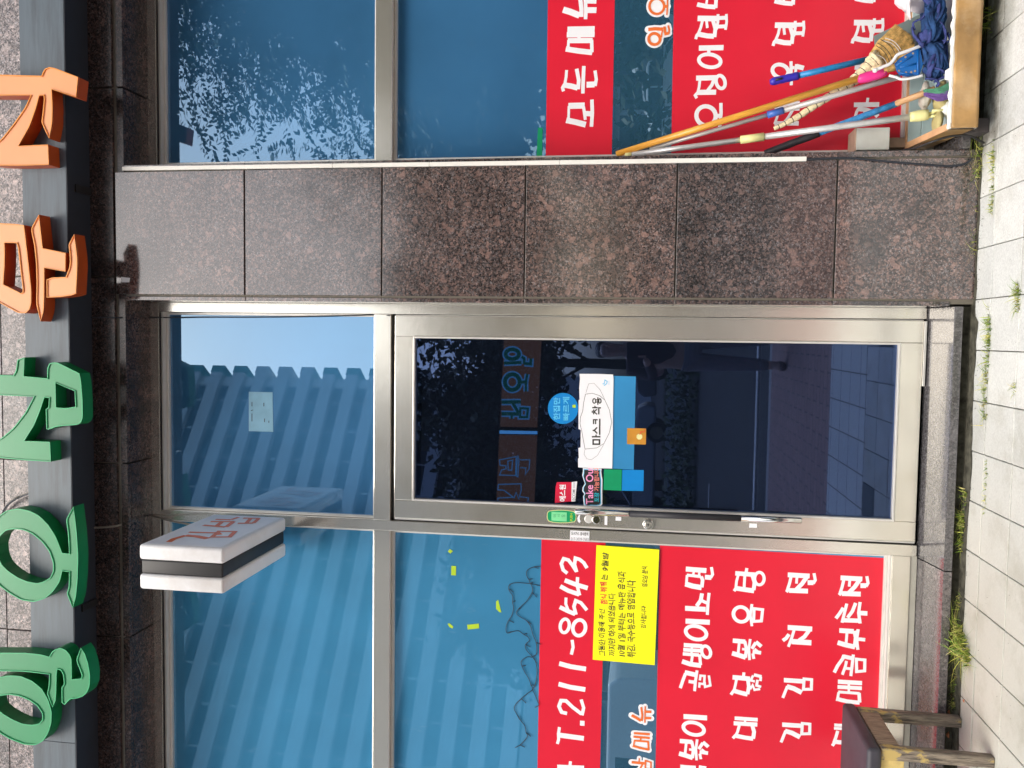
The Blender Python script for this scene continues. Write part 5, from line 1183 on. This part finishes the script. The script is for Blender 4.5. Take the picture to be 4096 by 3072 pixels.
tree((6.0, -10.6, rz), 5.6, 2.6, 11000, .13, M['leafdark'], 'low dense dark tree filling the reflection in the lower right window', .12, 1.1)
tree((9.6, -13.0, rz), 6.0, 3.0, 9000, .15, M['leafdark'], 'low dense dark tree further right across the street', .12, 1.1)
for k, (x, y, h_) in enumerate(((-1.0, -27, 10), (3.5, -26, 10.5), (-5.5, -28, 9), (8.5, -25, 12), (-10.5, -30, 9), (14, -24, 12))):
    tree((x, y, rz), h_, 3.4, 8500, .17, M['leafdark'], ('dark tree reflected in the middle of the door', 'dark tree reflected at the hinge side of the door', 'dark tree reflected left of the middle of the door', 'tall dark tree reflected in the lower right window', 'low dark tree reflected in the lower left window', 'tall dark tree at the far right across the street')[k], .22, .9)
hb = MB()
for k in range(16000):
    x = random.uniform(-30, 30); y = -18.5+random.gauss(0, .45); z = rz+min(.8, abs(random.gauss(.35, .25))); u = Vector((random.gauss(0, 1), random.gauss(0, 1), random.gauss(0, 1))).normalized()*.11; v_ = u.cross(Vector((.3, .2, 1))).normalized()*.05; p_ = Vector((x, y, z))
    hb.add([p_-u, p_+v_, p_+u, p_-v_], [(0, 1, 2, 3)])
tag(hb.build('hedge', M['leaf']), 'long low hedge across the road, reflected in the door', 'hedge')
# apartment block with horizontal bands
LT = 100.0
def bpoint(hx, hz, H): L_ = H/hz; return Vector((hx*L_, -(L_-3.9), CAMZ+H))
ab = empty('apartment_building', (-6.8, -96, rz), 'tall pale building with horizontal white bands reflected in the windows', 'building')
dirv = Vector((-.247, .177, 0)).normalized(); nrm = Vector((dirv.y, -dirv.x, 0)); nrm = nrm if nrm.y > 0 else -nrm
cor = Vector((-6.9, -97, 0)); LEN = 62
M['bandwhite'] = flat('white band cladding', (.88, .89, .88), .7, 0, .05); M['banddark'] = flat('dark window band', (.035, .045, .055), .5, 0, .3, .4)
M['bgreen'] = flat('green end panel', (.05, .35, .28), .6)
def quadbox(mb, s0, s1, d0, d1, z0, z1, c0=cor):
    P = [c0+dirv*s+nrm*d for s, d in ((s0, d0), (s1, d0), (s1, d1), (s0, d1))]
    mb.hexa([(p.x, p.y, z0) for p in P]+[(p.x, p.y, z1) for p in P])
mbw, mbd = MB(), MB()
quadbox(mbd, 0, LEN, -14, 0, rz, 84)
obj_at(mbd, 'window_band', M['banddark'], ab)
z = 12; k = 0
bands = []
while z < 82:
    mb = MB(); quadbox(mb, -1.6, LEN*.78, -.2, .9, z, z+1.5); quadbox(mb, LEN*.86, LEN, -.2, .9, z, z+1.5); obj_at(mb, 'band', M['bandwhite'], ab)
    if 3 < k < 26 and k % 1 == 0:
        mb = MB(); quadbox(mb, -2.6, -1.61, -3, .9, z-.1, z+1.6); obj_at(mb, 'balcony_end', M['bgreen'] if k % 6 in (1, 2, 3) else M['bandwhite'], ab)
    z += 3.0; k += 1
mb = MB()
for q_ in range(2, int(LEN), 4): quadbox(mb, q_, q_+.18, 0, .12, 12, 82)
obj_at(mb, 'window_mullions', M['bandwhite'], ab)['kind'] = 'stuff'
mb = MB(); quadbox(mb, LEN*.78, LEN*.86, -.3, 1.1, rz, 83); obj_at(mb, 'column', M['bandwhite'], ab)
mb = MB(); quadbox(mb, -1.3, .0, -14, .3, rz, 84); obj_at(mb, 'end_wall', M['bandwhite'], ab)
mb = MB(); quadbox(mb, -1, LEN, -.2, 2.5, rz, 11.5); obj_at(mb, 'podium', M['bandwhite'], ab)
# low shops opposite
for k, (x0, x1, h_, c_, sc_, lb) in enumerate(((-34, -20, 6, (.5, .5, .48), (.05, .12, .35), 'low grey shop row with a blue fascia across the street'), (-19.5, -8, 5, (.42, .3, .26), (.5, .4, .02), 'low brick shop with a yellow fascia across the street'), (9, 20, 5.5, (.5, .5, .52), (.05, .25, .4), 'low pale shop with a teal fascia across the street'), (20.5, 33, 6.5, (.4, .38, .35), (.6, .5, .02), 'low tan shop with a yellow fascia at the far right across the street'))):
    r = empty('shop', (x0, -42, rz), lb, 'building', 'shops across the street')
    obj_at(MB().box(x0, x1, -50, -42, rz, h_), 'wall', flat('shop wall %d' % k, c_, .8), r)
    obj_at(MB().box(x0+.2, x1-.2, -41.99, -41.7, 2.9, 3.9), 'fascia', flat('shop fascia %d' % k, sc_, .5), r)
    for j in range(4):
        a = x0+.5+(x1-x0-1)/4*j; obj_at(MB().box(a, a+(x1-x0-1)/4-.3, -41.99, -41.93, rz+.3, 2.6), 'window', M['banddark'], r)
# parked cars
def wheel(mb, x, z, y0, y1, r=.33): mb.tube([(x, y0, z), (x, y1, z)], r, 18)
def car(x, y, col, label, van=False, s=1, flip=1):
    r = empty('parked_car', (x, y, .32 if y < -22 else rz), label, 'car' if not van else 'van', 'vehicles across the street')
    prof = [(-2.2, .35), (-2.25, .75), (-2.1, .95), (-1.2, 1.05), (-.6, 1.45), (.6, 1.48), (1.35, 1.05), (2.1, .95), (2.25, .65), (2.2, .35)] if not van else [(-2.3, .4), (-2.35, 1.0), (-2.2, 1.15), (-1.75, 1.3), (-1.35, 1.9), (-1.0, 1.98), (2.1, 1.98), (2.25, 1.8), (2.3, .9), (2.25, .4)]
    prof = [(a*flip, b) for a, b in prof]
    pr = prism('body', col, prof, -.85, .85); pr.parent = r
    b = pr.modifiers.new('b', 'BEVEL'); b.width = .08; b.segments = 3; b.limit_method = 'ANGLE'; b.angle_limit = R(30)
    gl = [(-1.1, 1.07), (-.58, 1.40), (.0, 1.42), (.0, 1.06)], [(.05, 1.06), (.05, 1.42), (.55, 1.41), (1.15, 1.07)]
    if van: gl = [(-1.6, 1.2), (-1.25, 1.8), (-.55, 1.8), (-.55, 1.2)], [(-.45, 1.2), (-.45, 1.8), (.6, 1.8), (.6, 1.2)]
    for q in gl:
        o = prism('side_window', M['banddark'], [(a*flip, b_) for a, b_ in q], .851, .858); o.parent = r
    for wx in (-1.35, 1.35):
        o = MB(); wheel(o, wx, .33, .70, .88); o = o.build('wheel', M['black'], r, smooth=False)
        h = MB(); wheel(h, wx, .33, .881, .889, .21); h.build('hub', M['chrome'], r)
        o = MB(); wheel(o, wx, .33, -.88, -.70); o.build('wheel', M['black'], r)
    return r
cs = flat('silver car paint', (.55, .56, .6), .25, .4, .03); cw = flat('white car paint', (.8, .8, .8), .25, 0, .02); cg = flat('grey car paint', (.2, .21, .23), .25, .3, .03)
car(-4.4, -24.6, cs, 'silver saloon car reflected in the door below the mask notice')
car(.3, -25.0, cg, 'dark grey saloon car reflected near the hinge side of the door')
car(9.6, -24.5, cg, 'grey saloon car reflected in the glass strip behind the broom handles')
car(6.3, -19.0, cw, 'white saloon car close by, reflected in the glass strip nearest the pillar')
car(14.8, -24.5, cw, 'white saloon car at the far right across the street', flip=-1)
car(-9.2, -14.0, cw, 'white van reflected in the glass strip beside the yellow notice', van=True)

# ---------------------------------------------------------------- the photographer, standing behind the camera
pr_ = empty('person', (-.12, -4.25, GZ), 'person in dark jacket and grey trousers holding up a phone, reflected in the door', 'person')
def skin(name, joints, edges, mat, sub=2):
    me = bpy.data.meshes.new(name); me.from_pydata([j[0] for j in joints], edges, []); o = bpy.data.objects.new(name, me); COL.objects.link(o); o.parent = pr_
    o.modifiers.new('skin', 'SKIN'); 
    for i, j in enumerate(joints):
        sv = me.skin_vertices[0].data[i]; sv.radius = (j[1], j[2] if len(j) > 2 else j[1]); sv.use_root = (i == 0)
    s_ = o.modifiers.new('sub', 'SUBSURF'); s_.levels = sub; s_.render_levels = sub
    me.materials.append(mat); return o
M['darkcloth'] = flat('dark jacket', (.05, .035, .045), .9); M['trouser'] = flat('grey trousers', (.22, .22, .24), .9); M['skin'] = flat('skin', (.50, .32, .24), .55); M['hair'] = flat('black hair', (.01, .01, .01), .6); M['shoe'] = flat('maroon shoes', (.10, .02, .03), .6)
J = [((0, 0, .93), .15, .11), ((0, 0, 1.15), .14, .10), ((0, .01, 1.36), .17, .10), ((0, .01, 1.44), .07, .06), ((0, .03, 1.52), .055, .055), ((0, .05, 1.62), .085, .10), ((0, .05, 1.70), .07, .085),
     ((-.19, .01, 1.39), .06), ((-.24, .14, 1.18), .045), ((-.07, .34, 1.27), .033), ((.19, .01, 1.39), .06), ((.24, .14, 1.18), .045), ((.07+.12-.07, .34, 1.27), .033),
     ((-.10, 0, .86), .095), ((-.11, .02, .48), .062), ((-.12, 0, .09), .042), ((-.13, .12, .04), .04), ((.10, 0, .86), .095), ((.11, .02, .48), .062), ((.12, 0, .09), .042), ((.13, .12, .04), .04)]
E_ = [(0, 1), (1, 2), (2, 3), (3, 4), (4, 5), (5, 6), (2, 7), (7, 8), (8, 9), (2, 10), (10, 11), (11, 12), (0, 13), (13, 14), (14, 15), (15, 16), (0, 17), (17, 18), (18, 19), (19, 20)]
body = skin('body', J, E_, M['skin'])
jk = [((0, 0, .90), .165, .125), ((0, 0, 1.15), .155, .115), ((0, .01, 1.36), .185, .115), ((0, .01, 1.43), .085, .075), ((-.19, .01, 1.39), .072), ((-.24, .14, 1.18), .056), ((-.10, .30, 1.25), .045), ((.19, .01, 1.39), .072), ((.24, .14, 1.18), .056), ((.13, .30, 1.25), .045)]
skin('jacket', jk, [(0, 1), (1, 2), (2, 3), (2, 4), (4, 5), (5, 6), (2, 7), (7, 8), (8, 9)], M['darkcloth'])
skin('trousers', [((0, 0, .92), .155, .12), ((-.10, 0, .84), .105), ((-.11, .02, .48), .075), ((-.12, 0, .12), .058), ((.10, 0, .84), .105), ((.11, .02, .48), .075), ((.12, 0, .12), .058)], [(0, 1), (1, 2), (2, 3), (0, 4), (4, 5), (5, 6)], M['trouser'])
for s in (-1, 1): skin('shoe', [((.12*s, -.03, .045), .05, .045), ((.125*s, .08, .035), .048, .036), ((.13*s, .17, .028), .036, .026)], [(0, 1), (1, 2)], M['shoe'])
skin('hair', [((0, .02, 1.74), .085, .10), ((0, -.01, 1.66), .088, .085), ((0, -.02, 1.58), .06, .06)], [(0, 1), (1, 2)], M['hair'])
for s in (-1, 1):
    for k in range(4): skin('finger', [((.06*s+.02, .345, 1.265+.018*k), .009), ((.075*s+.02, .375, 1.272+.018*k), .008), ((.062*s+.02, .39, 1.274+.018*k), .007)], [(0, 1), (1, 2)], M['skin'], 1)
    skin('eye', [((.032*s, .128, 1.645), .008), ((.034*s, .132, 1.645), .006)], [(0, 1)], M['black'], 1)
skin('nose', [((0, .135, 1.635), .009), ((0, .152, 1.608), .012)], [(0, 1)], M['skin'], 1)
ph = MB().box(-.16, -.01+.0, -4.25+.37, -4.25+.379, 1.135, 1.215).build('phone', M['black'], None, bevel=.004); ph.location = (.09, 0, 0); tag(ph, 'black phone held sideways by the person taking the picture', 'phone')
